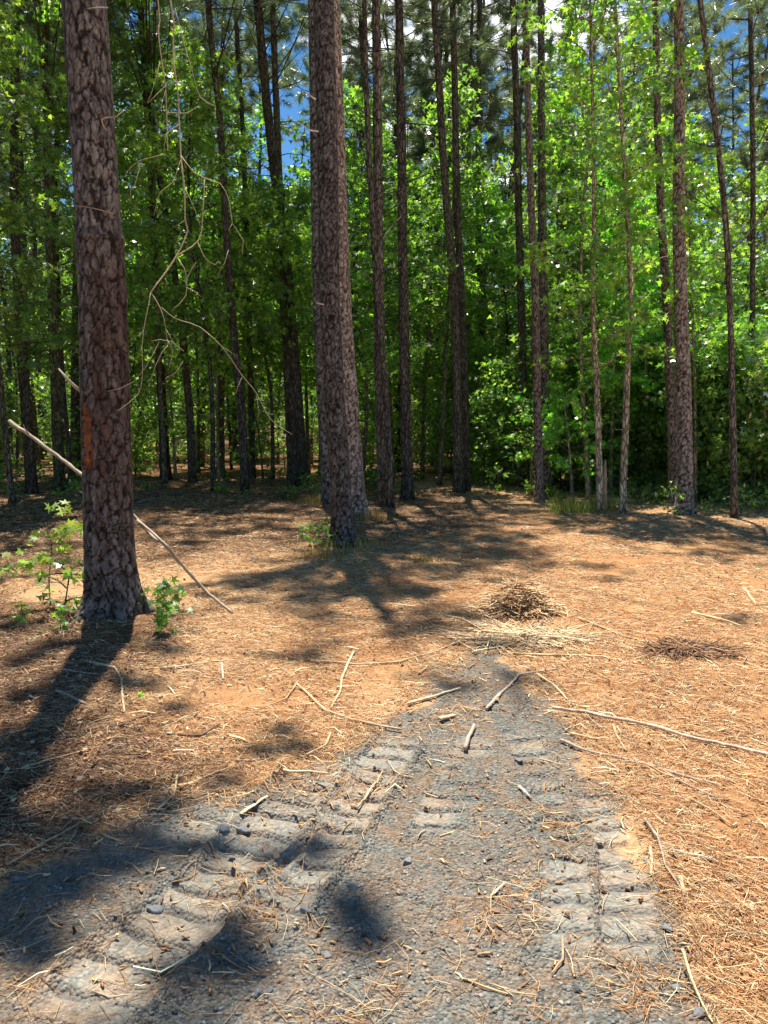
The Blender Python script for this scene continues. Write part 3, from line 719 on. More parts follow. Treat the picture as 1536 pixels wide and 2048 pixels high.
t_pine('pine with pale bark beside the bright sapling, left wood',(385,966),[(381,850),(370,720),(357,600),(330,420),(308,280),(295,150),(279,0)],16,13,15,108,8.5,bark='pine')
t_pine('straight dark pine in front of the left wood, near the dangling twig tip',(490,988),[(485,850),(473,720),(462,600),(450,420),(440,250),(415,0)],18,11,15,109,8.5)
t_pine('dark pine close left of the wounded pine, in deep shade',(150,955),[(152,700),(156,400),(160,0)],20,15,16,110,9)
t_pine('slender pine leaning left at the far right of the clearing',(1469,1036),[(1466,850),(1461,650),(1452,450),(1437,300),(1419,150),(1400,0)],13,8,13.5,111,7,1.3,20,bark='pine')
t_pine('dark pine behind the brush at the right margin',(1502,1000),[(1504,700),(1506,400),(1503,150),(1500,0)],12,9,15,112,7,1.6)
t_pine('thin dark pine right of the centre pines, split near its foot',(783,1016),[(779,900),(768,750),(755,600),(746,450),(735,250),(728,0)],13,12,15,113,8.5)
t_pine('light brown split trunked pine beside the hidden path mouth',(769,1013),[(764,880),(759,720),(757,500),(755,250),(752,0)],25,16,15,114,8.5,bark='pine')
t_pine('far dark pine rising against the blue gap at upper left',(505,958),[(500,700),(487,300),(470,0)],13,9,17,115,9)

def t_gum(label, base_px, pts, w0, H, seed, h0=2., R=1.2, nb=50, per=26, size=.086, bark='pale', kind='star', ntw=5, dead=3, upang=(.2,.9), tint=(1.3,1.5,1.15), azf=None):
    b=ground_hit(*base_px); P=px_path(b,pts,H); d=b[1]
    return broadleaf('sweetgum_tree',P,b,(w0*d/FPX/2,.012),h0,H*.98,R,nb,per,size,kind,RN(seed),bark,label,'tree',None,ntw,.065,tint,k=8,dead=dead,upang=upang,azf=azf)
t_gum('leafy sweetgum with the leftmost pale crooked stem of the right hand group',(1178,1000),[(1172,900),(1164,760),(1160,600),(1166,420),(1176,320),(1168,250),(1158,150),(1150,0)],11,8.6,201,1.6,1.15,34)
t_gum('leafy sweetgum whose pale forked foot is beside a snapped stump',(1200,1026),[(1197,880),(1192,740),(1186,600),(1188,400),(1184,150),(1180,0)],14,9.2,202,2.2,1.35,46,15)
t_gum('leafy sweetgum with a straight pale peeling stem in the sunny group',(1245,1028),[(1251,850),(1256,720),(1262,600),(1258,500),(1250,350),(1238,150),(1230,0)],15,9.5,203,2.4,1.35,48,15)
t_gum('thin greenish sweetgum sapling between the two pale stems',(1221,992),[(1224,850),(1229,700),(1232,600),(1236,500)],8,6.2,204,1.2,.9,26)
t_gum('thin sweetgum sapling just left of the leaning right hand pine',(1295,988),[(1293,800),(1290,650),(1286,500)],9,6.0,205,1.5,1.1,28)
t_gum('sweetgum with pale thin stem deep in the left wood',(437,958),[(434,800),(432,650),(428,500)],6,9,206,4.5,1.2,26,12,.085,kind='lobed')
t_gum('short sweetgum sapling with sunlit leaves beside the pale barked pine',(352,962),[(345,850),(340,780)],7,3.1,207,.9,1.05,26,13,.085,tint=(1.35,1.3,1.2))
t_gum('low sweetgum sapling glowing in front of the twin pines',(1146,1004),[(1141,930),(1136,870),(1130,820)],6,2.0,208,.5,.75,18,12,.08)
t_gum('stunted sweetgum sapling left of the twin pines foot',(1062,992),[(1064,900),(1070,840)],5,1.9,209,.6,.65,12,10,.08)
t_gum('sweetgum whose foliage crosses the large sunlit pine at mid height',(1392,1006),[(1390,800),(1384,600),(1378,450),(1374,380)],8,6.3,210,2.6,1.0,26)
# the leafy wall of the wood
FILL=[(330,17,10.5,2.6,1.5,60),(425,15.5,8.3,2.6,1.4,60),(545,18.5,7.0,2.4,1.5,62),(495,21,7.6,2.,1.6,62),(20,13.5,10.5,2.2,1.7,62),(-60,11.5,9.5,2.4,1.7,58),
      (140,18,11,2.2,1.6,60),(250,19.5,11.5,2,1.6,60),(725,17.5,7.6,2.6,1.4,54),(770,15.2,7.6,2.2,1.1,40),(845,18.5,7.2,2.,1.5,52),(640,20,7.2,2,1.6,60),(950,20,7.2,1.5,1.5,50),(1010,18.5,6.6,1.5,1.3,46),
      (1110,17,8.5,1.6,1.4,54),(1235,16.5,9,2,1.4,54),(1325,17.5,7.,1.5,1.4,38),(1425,15.8,5.0,.8,1.5,34),(1500,15.6,6.4,.8,1.5,34),(1570,16.5,8,1.,1.6,40),(880,16.6,8.4,3.4,1.,34),(590,16.2,6.0,3.0,1.2,44),(395,20.5,7.6,1.6,1.5,56)]
FL=['with a broad crown right of the dangling dead limb','filling the gap behind the dangling dead limb','with bright leaves beneath the blue gap at upper left','behind the dark pine of the left wood','whose dark crown fills the upper left corner','at the extreme left edge, nearest of the left wood','in shade just left of the wounded pine top',
    'rising right beside the top of the wounded pine','just right of the lone grey pine','winding its leaves around the split brown trunk','right of the straight dark centre pine','seen left of the lone grey pine','behind the crossing pair of pines','left of the dark shaded pine','behind the glowing low sapling','behind the sunny group of pale stems','between the sunny group and the paired pines','right behind the large sunlit pine','behind the slender leaning pine at right','at the extreme right edge of the wood','overlapping the light barked leaning pine','whose leaves hang left of the hidden pine','far behind the pale barked pine']
for i,((u,y,H,h0,R,nb),lb) in enumerate(zip(FILL,FL)):
    r=RN(300+i); x=(u-768)/FPX*y; b=np.array([x,y,gz(x,y)])
    P=np.array([[0,0,-.05],[r.normal(0,.08),r.normal(0,.08),H*.3],[r.normal(0,.15),r.normal(0,.15),H*.65],[r.normal(0,.3),r.normal(0,.3),H]])
    broadleaf('sweetgum_tree',P,b,(.055,.012),h0,H*.98,R,int(nb*1.45),16,.092 if y<17 else .105,'star' if y<16.6 else 'lobed',r,'dark' if i%2 else 'gum','leafy sweetgum '+lb,'tree',None,6,.085,k=6,dead=3,tint=(1.22,1.22,1.1) if 230<u<660 else (1.05,1.05,1.))  # left-centre leaves tinted brighter to stand for sunlit foliage

# ================================================================ background wood (copies of a few kinds)
def in_gap(u,y): return False
def scatter(protos, spots, group, rs, smin=.85, smax=1.15):
    r=RN(rs)
    for i,(x,y) in enumerate(spots):
        o=protos[i] if i<len(protos) else copy_tree(protos[i%len(protos)])
        o.location=(x,y,gz(x,y)-.02); o.rotation_euler=(r.normal(0,.02),r.normal(0,.02),r.random()*6.28)
        s=r.uniform(smin,smax); o.scale=(s,s,s*r.uniform(.95,1.08)); o['group']=group
def wood_spots(n, y0, y1, rs, um=1.22, mind=.9, avoid=None):
    r=RN(rs); out=[]; tries=0
    while len(out)<n and tries<60000:
        tries+=1
        y=math.sqrt(y0*y0+(y1*y1-y0*y0)*r.random()); x=(r.random()*2-1)*.5*um*y
        if all((x-a)**2+(y-b)**2>mind**2 for a,b in out) and (avoid is None or not avoid(768+x/y*FPX,y,r)): out.append((x,y))
    return out
def straight(H,r,w=.15): return np.array([[0,0,-.05],[r.normal(0,w*.4),r.normal(0,w*.4),H*.35],[r.normal(0,w),r.normal(0,w),H*.7],[r.normal(0,w*1.5),r.normal(0,w*1.5),H]])
LB_P='tall slim pine in the dim wood behind the clearing, one of many'
pp=[]
for i in range(5):
    r=RN(400+i); H=r.uniform(14.5,17.5); pp.append(pine('pine_tree',straight(H,r,.25),(0,0,0),(r.uniform(.085,.13),.03),H*.5,r.uniform(1.5,2.1),34,r,LB_P,'pine tree',per=32,nsub=5,dead=24,hd=3.5,bark=['dark','pine'][i%2],k=7,width=.011,length=.24))
skyhole=lambda u,y,r: (300<u<560 and r.random()<.75 and y<34) or (1395<u<1440 and y<40) or (560<u<640)
sp=wood_spots(62,19,42,11,mind=1.1,avoid=skyhole)
sp+=[(-6.2,6.0),(-7.6,8.6),(-8.8,11.6),(-10.2,14.8),(-6.6,10.2),(-11.5,18.5),(-9.2,6.5),(-7.9,3.2),(-12.0,11.0),(-5.9,8.0)]+[((u-768)/FPX*y,y) for u,y in ((60,15.2),(210,16.4),(330,18.3),(-40,18),(440,19.5),(700,19),(250,21),(130,20.5),(20,22.5),(660,23),(400,23.5),(1475,22),(1545,20),(1425,27),(1000,24),(860,25),(935,21.5),(790,22))]; scatter(pp,sp,'pines in the dim wood',12)
LB_S='thin dark stem with sparse leaves in the shade beneath the pines, one of many'
ss=[]
for i in range(5):
    r=RN(430+i); H=r.uniform(7,9.5); ss.append(broadleaf('understory_tree',straight(H,r,.2),(0,0,0),(r.uniform(.035,.06),.01),H*.28,H,1.2,26,9,.095,'lobed',r,['gum','dark','pale','gum','dark'][i],LB_S,'tree',None,4,.12,k=5,twigs=False,dead=4))
scatter(ss,wood_spots(125,17.,38,13,mind=.7,avoid=lambda u,y,r: y<19 and 520<u<1040),'thin understory stems',14)
LB_B='rounded leafy tree far back in the wood behind the pines, one of many'
bb=[]
for i in range(5):
    r=RN(460+i); H=r.uniform(8.5,11.5); bb.append(broadleaf('broadleaf_tree',straight(H,r,.3),(0,0,0),(r.uniform(.06,.1),.015),.8,H,2.3,64,13,.15,'lobed',r,'dark',LB_B,'tree',None,6,.2,k=5,twigs=False,tint=(.72,.74,.7)))
BS=[(-6.9,7.4),(-8.4,10.2),(-9.9,13.4),(-7.2,4.8),(-11.0,16.4),(-8.6,13.0)]
scatter(bb,BS+wood_spots(105,25,60,15,mind=1.8),'leafy trees far back',16,.8,1.15)
# brush along the edge of the clearing
LB_U='low leafy bush of the tangled brush along the wood edge, one of many'
us=[]
for i in range(5):
    r=RN(490+i); H=r.uniform(1.3,2.9); us.append(broadleaf('bush',straight(H,r,.2),(0,0,0),(.018,.006),.12,H,.8,20,13,.08,'star',r,'dark',LB_U,'bush',None,5,.12,k=5,twigs=True,upang=(.2,1.2)))
EU=[-250,0,300,650,800,1000,1100,1300,1536,1800]; EV=[945,945,928,955,972,976,985,993,1012,1020]
spots=[]; r=RN(17)
for k in range(104):
    u=r.uniform(960,1640) if k<80 else r.uniform(380,960) if k<94 else r.uniform(-60,300)
    v=np.interp(u,EU,EV)-abs(r.normal(0,1))*(17 if k<80 else 12)-(2 if k<80 else 10)
    v=max(v,903); x,y=gp(u,v); spots.append((x,y))
for k in range(20):
    u=r.uniform(1385,1600); v=np.interp(u,EU,EV)-r.uniform(-2,12); spots.append(gp(u,v))
for k in range(46):
    y=r.uniform(18.5,30); u=r.uniform(-150,1000); spots.append(((u-768)/FPX*y,y))
scatter(us,spots,'bushes of the wood edge',18,.7,1.25)

# ================================================================ weeds and fallen branches on the wood floor
LB_W='small leafy weed sprouting from the needle floor near the wood edge, one of many'
ws=[]
for i in range(4):
    r=RN(520+i); H=r.uniform(.25,.5); ws.append(broadleaf('weed',straight(H,r,.05),(0,0,0),(.006,.003),.03,H,.22,9,6,.05,'lobed',r,'gum',LB_W,'weed',None,3,.03,k=4,twigs=False,upang=(.2,1.2)))
r=RN(19); spots=[]
for k in range(70):
    u=r.uniform(-60,1560); v=np.interp(u,EU,EV)+(r.normal(4,9) if u>640 else abs(r.normal(0,34))+2)
    if 780<u<1050 and v>985: continue
    spots.append(gp(u,max(v,925)))
spots+=[(B1[0]-.35,B1[1]-.12),(B1[0]+.33,B1[1]+.1),(B2[0]-.25,B2[1]-.1),(B5[0]+.3,B5[1]-.12),(B5[0]-.3,B5[1]-.1),(B7[0]+.3,B7[1]-.1)]
scatter(ws,spots,'weeds at the wood edge',20,.5,1.2)
LB_F='thin fallen branch lying on the shaded wood floor, one of several'
fb=[]
for i in range(4):
    r=RN(540+i); L=r.uniform(.7,1.8); P=np.stack([np.linspace(-L/2,L/2,7),np.cumsum(r.normal(0,.05,7)),np.abs(r.normal(.02,.015,7))],1); mb=MB()
    V,F=tube(resample(P,.06),np.linspace(.017,.006,len(resample(P,.06))),6,.12,r); mb.add(V,F,[(.34,.26,.19),(.22,.16,.12),(.44,.36,.26),(.28,.2,.14)][i])
    for j in (2,4):
        e=P[j]+np.array([r.uniform(.1,.3),r.normal(0,.2),r.uniform(.03,.12)]); V,F=tube(resample([P[j],(P[j]+e)/2+[0,0,.02],e],.05),.005,4,.1,r); mb.add(V,F,(.3,.23,.17))
    fb.append(tag(mb.build('fallen_branch',M_WOOD,None,True),LB_F,'branch'))
r=RN(23); spots=[]
for k in range(34):
    u=r.uniform(-40,1540); v=np.interp(u,EU,EV)+(r.normal(0,6) if u>640 else r.uniform(0,95)); spots.append(gp(u,max(v,925)))
scatter(fb,spots,'fallen branches on the wood floor',24,.6,1.2)
# ================================================================ sticks
def stick(name,label,pts,w,cat='stick',col=(.42,.33,.23),lift=0.,end_lift=0.,start_lift=0.,k=7,kn=.22,group='sticks lying in the clearing',seed=0,taper=.6,flat=1.,sub=None):
    r=RN(900+seed); g=[np.array(gp(*p)) for p in pts]; y=np.mean([q[1] for q in g])
    P=resample(np.array([[q[0],q[1],0] for q in g]),max(.012,.008*y)); n=len(P)
    kk=max(3,int(n/5)); ii=np.unique(np.linspace(0,n-1,kk).astype(int)); Q=P[ii].copy(); Q[1:-1,:2]+=r.normal(0,.0035*y**.5,(len(ii)-2,2)); P=np.stack([np.interp(np.arange(n),ii,Q[:,j]) for j in range(3)],1)
    L=np.concatenate([[0],np.cumsum(np.linalg.norm(np.diff(P,axis=0),axis=1))]); f=L/L[-1]
    rad=(1.12*w if w<7.5 else .82*w)*y/FPX/2; rr=rad*(1-(1-taper)*f)*(1+kn*(fbm(L*14+seed*3,L*0+seed,seed+5,3)-.5)*2)
    P[:,0]+=.25*rad*(fbm(L*9,L*0+1.5,seed,3)-.5)*4*kn*6; 
    P[:,2]=ground_z(P[:,0],P[:,1],True)*.5+ground_z(P[:,0],P[:,1],False)*.5+rr*.75+.008+lift+start_lift*(1-f)**1.6+end_lift*f**1.6
    V,F=tube(P,rr,k,.14,r); 
    if flat!=1.: V[:,2]=np.repeat(P[:,2],k)+(V[:,2]-np.repeat(P[:,2],k))*flat
    c=np.array(col)*(.75+.5*fbm(np.repeat(L,k)*30,np.tile(np.arange(k)*1.3,n),seed+2,3))[:,None]
    mb=MB(); mb.add(V,F,c)
    for (fr,dx,dy,dz,ww) in (sub or []):
        j=int(fr*(n-1)); a=P[j]; e=a+np.array([dx,dy,dz]); V,F=tube(resample([a,(a+e)/2+r.normal(0,.01,3),e],.02),np.linspace(ww,ww*.5,len(resample([a,(a+e)/2,e],.02))) if False else ww*.8,5,.1,r); mb.add(V,F,np.array(col)*.9)
    return tag(mb.build(name,M_WOOD,None,True),label,cat,group)
PALE=(.60,.46,.28); GREY=(.40,.32,.24); TAN=(.50,.34,.19); DK=(.15,.09,.06); YEL=(.62,.46,.24)
ST=[
 ('pale L shaped stick in the left litter',[(172,1340),(232,1350),(242,1380),(247,1415),(250,1442)],5,PALE,{}),
 ('grey tapered chunk of branch above the L shaped stick',[(128,1355),(165,1360),(197,1366)],8,GREY,{}),
 ('short split grey chunk on the shaded left bank',[(115,1402),(145,1417),(172,1429)],11,GREY,dict(flat=.7)),
 ('straight brown stick on the bank crest at far left',[(45,1560),(105,1540),(172,1521)],5,TAN,{}),
 ('long thin stick along the left gravel margin',[(13,1742),(60,1712),(115,1685),(210,1637),(275,1609)],5,TAN,{}),
 ('dark rotten stick in the middle of the left bank',[(240,1475),(280,1455),(322,1441)],8,DK,{}),
 ('black curved bark strip on bright soil',[(357,1481),(400,1485),(425,1477),(441,1466)],8,DK,dict(end_lift=.02)),
 ('pale stick pointing right at the top of the left litter',[(320,1350),(375,1341),(424,1331)],6,PALE,{}),
 ('thin stick continuing right of the pale pointing stick',[(424,1332),(465,1330),(503,1330)],4,TAN,{}),
 ('stubby grey peg of wood on the orange soil',[(444,1336),(447,1352),(448,1366)],9,GREY,{}),
 ('longest thin twig crossing the orange soil left of centre',[(622,1331),(690,1331),(768,1332),(850,1316),(912,1289)],5,TAN,{}),
 ('forked twig dropping from the long crossing twig',[(707,1310),(686,1348),(678,1390),(660,1422)],5,PALE,{}),
 ('bent brown twig running down to the gravel edge',[(595,1375),(630,1410),(673,1443),(722,1450),(802,1463)],6,TAN,{}),
 ('hair thin curved twig left of the bent brown twig',[(597,1368),(575,1405),(540,1425),(505,1433)],3.5,TAN,{}),
 ('hooked pale stick at the upper gravel margin on the left',[(315,1635),(345,1605),(356,1580),(355,1563)],5,PALE,{}),
 ('thin twig trailing uphill from the hooked pale stick',[(360,1585),(425,1567),(470,1540),(503,1498)],4,TAN,{}),
 ('little dark curved twig on the gravel margin',[(415,1563),(416,1590),(428,1606)],3.5,DK,{}),
 ('raised bleached twig casting a black shadow on the tread marks',[(566,1557),(600,1560),(627,1562),(654,1573)],6,PALE,dict(end_lift=.045,start_lift=.015,sub=[(.15,-.06,.03,.03,.004),(.4,.01,-.015,-.03,.003)])),
 ('flat pale wood splinter on the tread marks',[(481,1642),(507,1622),(533,1602)],12,PALE,dict(flat=.45,taper=.85)),
 ('slim twig leaning across the second tread lane',[(715,1615),(740,1580),(766,1549)],4.5,TAN,dict(end_lift=.01)),
 ('crooked stick at the gravel edge above the treads',[(614,1516),(652,1496),(660,1483),(661,1473)],6,TAN,{}),
 ('fat short splinter on orange soil left of the treads',[(460,1482),(482,1488),(504,1496)],7,YEL,dict(flat=.6)),
 ('curved twig in the dark gravel at lower left',[(200,1676),(225,1687),(251,1695)],4,TAN,{}),
 ('stout bleached branch reaching in from the right side',[(1103,1431),(1148,1433),(1213,1444),(1263,1452),(1343,1470),(1418,1490),(1536,1515),(1640,1545)],9.5,(.46,.36,.26),dict(taper=.8,start_lift=.03,sub=[(.14,.05,-.17,-.02,.003)])),
 ('weathered branch below the stout bleached branch',[(1120,1482),(1163,1500),(1198,1512),(1248,1519),(1308,1540),(1368,1555),(1434,1570)],7,GREY,{}),
 ('forked end piece beneath the weathered branch',[(1298,1530),(1330,1548),(1383,1572),(1434,1598)],5,GREY,{}),
 ('straight yellowish peeled stick at the head of the gravel',[(1026,1316),(1075,1316),(1118,1318),(1165,1319),(1212,1318)],8,YEL,dict(start_lift=.01)),
 ('winding grey twig at the top of the gravel',[(972,1421),(993,1405),(1004,1390),(1013,1374),(1028,1360),(1046,1349),(1068,1342),(1115,1342)],6,GREY,dict(sub=[(.5,.02,.05,.0,.003)])),
 ('thick pale peeled stick right of the winding twig',[(1074,1351),(1094,1361),(1109,1373),(1137,1402)],8,PALE,{}),
 ('grey stub of branch lying alone on the gravel',[(930,1501),(937,1484),(941,1474),(949,1456)],12,GREY,dict(taper=.9)),
 ('knobbly whitish stick across the left gravel tongue',[(815,1411),(858,1400),(888,1392),(904,1388),(920,1379)],9,PALE,{}),
 ('broad tan bark chunk on the left gravel tongue',[(878,1446),(895,1441),(913,1434)],17,(.60,.40,.24),dict(flat=.5)),
 ('short yellow splinter below the stout branch',[(1140,1470),(1170,1474),(1199,1480)],6,YEL,{}),
 ('crooked twig hanging below the stout branch middle',[(1225,1452),(1231,1470),(1239,1485),(1252,1501)],5,TAN,{}),
 ('straight tan stick right of the debris pile',[(1156,1237),(1187,1249),(1218,1261),(1262,1280)],5.5,TAN,{}),
 ('wide pale splinter below the debris pile',[(967,1231),(990,1242),(1018,1253)],9,PALE,dict(flat=.6)),
 ('heavy pale stick alone on the right clearing',[(1385,1229),(1418,1237),(1450,1247),(1484,1256)],9,YEL,dict(taper=.5)),
 ('slim curved stick on the right orange slope',[(1380,1597),(1418,1620),(1445,1638),(1466,1656)],4.5,TAN,{}),
 ('chunky grey piece beside the middle treads',[(1036,1581),(1049,1591),(1062,1601)],11,GREY,dict(flat=.7)),
 ('dark forked twig following the right gravel edge',[(1288,1652),(1309,1675),(1324,1705),(1333,1735),(1350,1760),(1366,1780),(1374,1806)],5.5,GREY,dict(start_lift=.02)),
 ('flaking grey stick jutting right from the dark forked twig',[(1322,1707),(1360,1716),(1395,1724),(1434,1731)],7,GREY,{}),
 ('thin pale green stick at the lower right corner',[(1363,1934),(1370,1962),(1380,1982),(1398,2010),(1425,2047)],6,(.55,.48,.25),dict(start_lift=.05)),
 ('curled brown root on the lower gravel',[(1125,1877),(1136,1890),(1137,1903),(1128,1925),(1103,1948)],6,(.45,.26,.15),{}),
 ('small pale splinter in the middle of the gravel',[(985,1797),(997,1785),(1009,1771)],8,PALE,dict(flat=.6)),
 ('bleached flake of wood standing on the right gravel edge',[(1300,1705),(1303,1730),(1301,1762)],6,PALE,dict(flat=.5)),
 ('yellow torn wood piece at the end of the dark forked twig',[(1357,1768),(1364,1785),(1369,1799)],14,(.66,.48,.26),dict(flat=.6)),
 ('brown stick bundle end near the upper right shade',[(1488,1180),(1500,1195),(1512,1212)],9,TAN,{}),
]
for i,(lb,pts,w,c,kw) in enumerate(ST): stick('stick',lb,pts,w,col=c,seed=i,**kw)

def limb3d(name,label,lines,col,parent=None,cat='branch',k=6,mat=None,LS=1.):
    mb=MB(); r=RN(77)
    for pts,r0,r1 in lines:
        P=resample(pts,.05); f=np.linspace(0,1,len(P)); L=np.cumsum(np.r_[0,np.linalg.norm(np.diff(P,axis=0),axis=1)])
        rr=(r0+(r1-r0)*f)*LS*(1+.25*(fbm(L*16,L*0+r0*900,3,2)-.5)); V,F=tube(P+(.35*rr[:,None])*r.standard_normal((len(P),3))*.5,rr,k,.08,r)
        mb.add(V,F,np.array(col)*(.75+.5*r.random((len(V),1))))
    return tag(mb.build(name,mat or M_WOOD,parent,True),label,cat)
# fallen limb leaning behind the wounded pine
E=np.array([*gp(466,1236),0]); E[2]=gz(E[0],E[1])+.01
yb=B1[1]+RF1(np.array(1.))+.06
L0=[at(18,843,yb+.25),at(70,877,yb+.18),at(112,910,yb+.12),at(160,946,yb+.05),at(225,992,yb),at(272,1037,yb-.02),at(305,1072,yb-.1),at(335,1095,yb-.2)]
mid=at(400,1170,(yb+E[1])/2+.05)
limb3d('fallen_limb','long bent fallen limb propped behind the wounded pine, its tip on the ground',[(L0+[mid,E],.016,.011),([at(60,870,yb+.2),at(50,858,yb+.15),at(47,850,yb+.1)],.007,.003),
   ([at(275,1040,yb-.03),at(310,1070,yb-.16),at(340,1098,yb-.26)],.010,.008)],(.36,.29,.21))
# dead limb dangling in front of the left wood
yd=5.05; A=lambda L,dy=0.: [at(u,v,yd+dy) for u,v in L]
top=np.array([B1[0],B1[1],0])+path_at(P1,6.6)+np.array([.25,-.05,0])
t2=np.array([B1[0],B1[1],0])+path_at(P1,6.2)+np.array([.25,-.05,0])
DL=[([top,top*.45+at(341,-60,yd)*.55+np.array([0,0,.15])]+A([(341,0),(347,62),(348,125),(356,187),(359,250),(362,312),(369,375),(370,437),(376,462),(353,512),(325,553),(302,584)]),.014,.008),
 (A([(302,584),(295,619),(288,656),(284,695),(285,754),(276,789),(255,808),(235,822)]),.006,.0028),(A([(288,660),(280,670),(271,673)]),.003,.002),
 (A([(302,584),(321,617),(328,637),(334,676),(336,688)]),.006,.003),(A([(333,660),(350,690),(367,702)]),.0035,.002),(A([(319,682),(306,708),(291,734),(266,764),(240,777),(214,783)]),.0045,.002),
 (A([(303,682),(320,679),(345,684),(368,702)]),.0035,.002),(A([(334,678),(345,700),(342,722),(339,735)]),.0035,.002),(A([(336,690),(324,705),(310,735),(303,755),(298,770)]),.0035,.002),(A([(366,723),(352,745),(330,758)]),.003,.002),
 (A([(323,615),(350,637),(381,646),(400,654),(415,666),(441,690),(462,718),(483,749),(514,788),(532,825),(551,848),(585,869)],.3),.0055,.0025),(A([(485,752),(475,775),(472,788)],.3),.003,.002),(A([(441,692),(460,703),(473,713)],.3),.003,.002),(A([(513,790),(517,815),(516,840)],.3),.003,.0015),(A([(530,822),(540,829),(547,828)],.3),.002,.0015),
 (A([(362,312),(387,344),(409,356),(440,367),(459,403),(465,447),(487,481),(484,509)],-.1),.006,.003),(A([(465,447),(458,458),(460,465)],-.1),.003,.002),
 (A([(409,359),(406,422),(397,481),(353,512)],-.05),.006,.007),(A([(353,514),(369,537),(372,591),(345,619)]),.006,.003),(A([(372,575),(386,580),(403,594)]),.004,.002),(A([(372,560),(385,535),(392,525)]),.0035,.002),
 (A([(330,556),(334,566),(331,575)]),.003,.002),(A([(369,375),(390,420),(403,460)]),.0045,.003),(A([(362,318),(345,365),(320,385),(308,432)]),.004,.002),(A([(375,465),(362,463),(350,492)]),.003,.002),
 (A([(396,485),(412,520),(430,530),(437,522)]),.0035,.002),(A([(457,500),(450,525),(436,550)]),.003,.002),
 ([t2,t2*.4+at(316,-70,yd+.2)*.6+np.array([0,0,.1])]+A([(316,0),(317,62),(322,109),(331,175),(334,250),(335,300)],.2),.012,.006),(A([(320,125),(303,187),(294,206)],.2),.0045,.002),(A([(333,170),(312,190),(296,206)],.15),.0045,.002),
 (A([(334,225),(375,226),(397,212)],.2),.005,.003),(A([(359,248),(334,266),(327,312)],.1),.0045,.002),(A([(327,309),(278,322),(253,344),(251,355)],.1),.0045,.002),(A([(278,340),(268,375),(261,380),(262,408)],.1),.003,.002),
 (A([(350,16),(372,100),(384,140),(400,194),(431,213),(431,228)],-.1),.006,.003),(A([(320,110),(350,100),(372,98)],.1),.003,.002),(A([(316,30),(340,25),(352,30)],.1),.003,.002),(A([(331,180),(322,215),(316,225)],.2),.003,.002),(A([(370,440),(356,450),(345,455)]),.003,.002)]
limb3d('dead_limb','pale dead limb with crooked twigs dangling right of the wounded pine',DL,(.47,.40,.25),k=5,LS=.56)
# stubs on the trunks (parts of their pines)
def stub(parent,B,L,r0,col=(.5,.42,.33)):
    o=limb3d('dead_stub',None,[(L,r0,r0*.45)],col,None); del o['category']; o.parent=parent
    o.matrix_parent_inverse=Matrix.Translation(-Vector(B))
yf=B1[1]-.17
stub(p1,B1,[at(163,786,B1[1]-.05),at(135,757,B1[1]-.1),at(117,738,B1[1]-.12)],.016)
stub(p1,B1,[at(228,428,yf),at(195,418,yf-.08),at(150,411,yf-.12)],.005,(.3,.22,.16)); stub(p1,B1,[at(213,262,yf),at(203,238,yf-.1),at(230,234,yf-.15),at(250,220,yf-.18)],.006)
stub(p1,B1,[at(215,16,yf),at(195,14,yf-.06),at(175,17,yf-.1)],.005)
for (a,b_,pp_,BB) in (((637,264),(612,258),p2,B2),((632,200),(607,181),p2,B2),((648,610),(631,605),p2,B2)):
    stub(pp_,BB,[at(*a,BB[1]-.1),at(*b_,BB[1]-.15)],.011,(.62,.52,.42))
# ================================================================ debris piles
def pile(label,u,v,wpx,hm,n,seed,cols,name='debris_pile'):
    r=RN(seed); x0,y0=gp(u,v); W=wpx*y0/FPX/2; q=r.normal(0,.42,(n,2)); rad=np.hypot(q[:,0],q[:,1]); H=hm*np.exp(-(rad/.55)**2)
    x=x0+q[:,0]*W; y=y0+q[:,1]*W*.62
    ln=r.uniform(.06,.38,n)*W/.3; V,F,C=prisms(x,y,None,r.random(n)*6.28,ln,r.uniform(.004,.012,n),pal(cols,n,r).clip(.01,.8),r,.01,.5)
    V=V.reshape(n,9,3); tilt=r.normal(0,.20 if hm>.1 else .07,(n,1)); s=np.array([-.5,-.5,-.5,0,0,0,.5,.5,.5])[None]*ln[:,None]
    V[:,:,2]+=(H*r.random(n)**.5)[:,None]+s*tilt+.0
    V=np.concatenate([V.reshape(-1,3)]); mb=MB(); mb.add(V,F,C)
    th=np.linspace(0,2*np.pi,25)[:-1]; rr=np.array([0.02,.3,.55,.8,1.05]); mv=[]
    for q_ in rr:
        for t in th: 
            xx=x0+W*.85*q_*math.cos(t); yy=y0+W*.55*q_*math.sin(t); mv.append((xx,yy,gz(xx,yy)-.012+hm*.75*math.exp(-(q_/.55)**2)*(.7+.6*r.random())))
    fs=[[i*24+j,i*24+(j+1)%24,(i+1)*24+(j+1)%24,(i+1)*24+j] for i in range(4) for j in range(24)]
    mb.add(mv,np.array(fs),(.26,.15,.075))
    return tag(mb.build(name,M_LITTER),label,'debris pile')
pile('heap of broken sticks and straw in the middle of the clearing',1035,1222,175,.24,900,31,[(.70,.54,.33),(.62,.44,.24),(.52,.33,.17),(.40,.22,.10)])
pile('dark low clump of needles on the right clearing',1378,1305,185,.03,620,32,[(.16,.09,.05),(.24,.13,.07),(.10,.06,.04),(.35,.2,.1)],'needle_clump')
pile('scattered splinter heap below the big debris pile',1050,1275,300,.03,620,33,[(.66,.48,.28),(.7,.56,.36),(.5,.32,.16)],'splinter_heap')
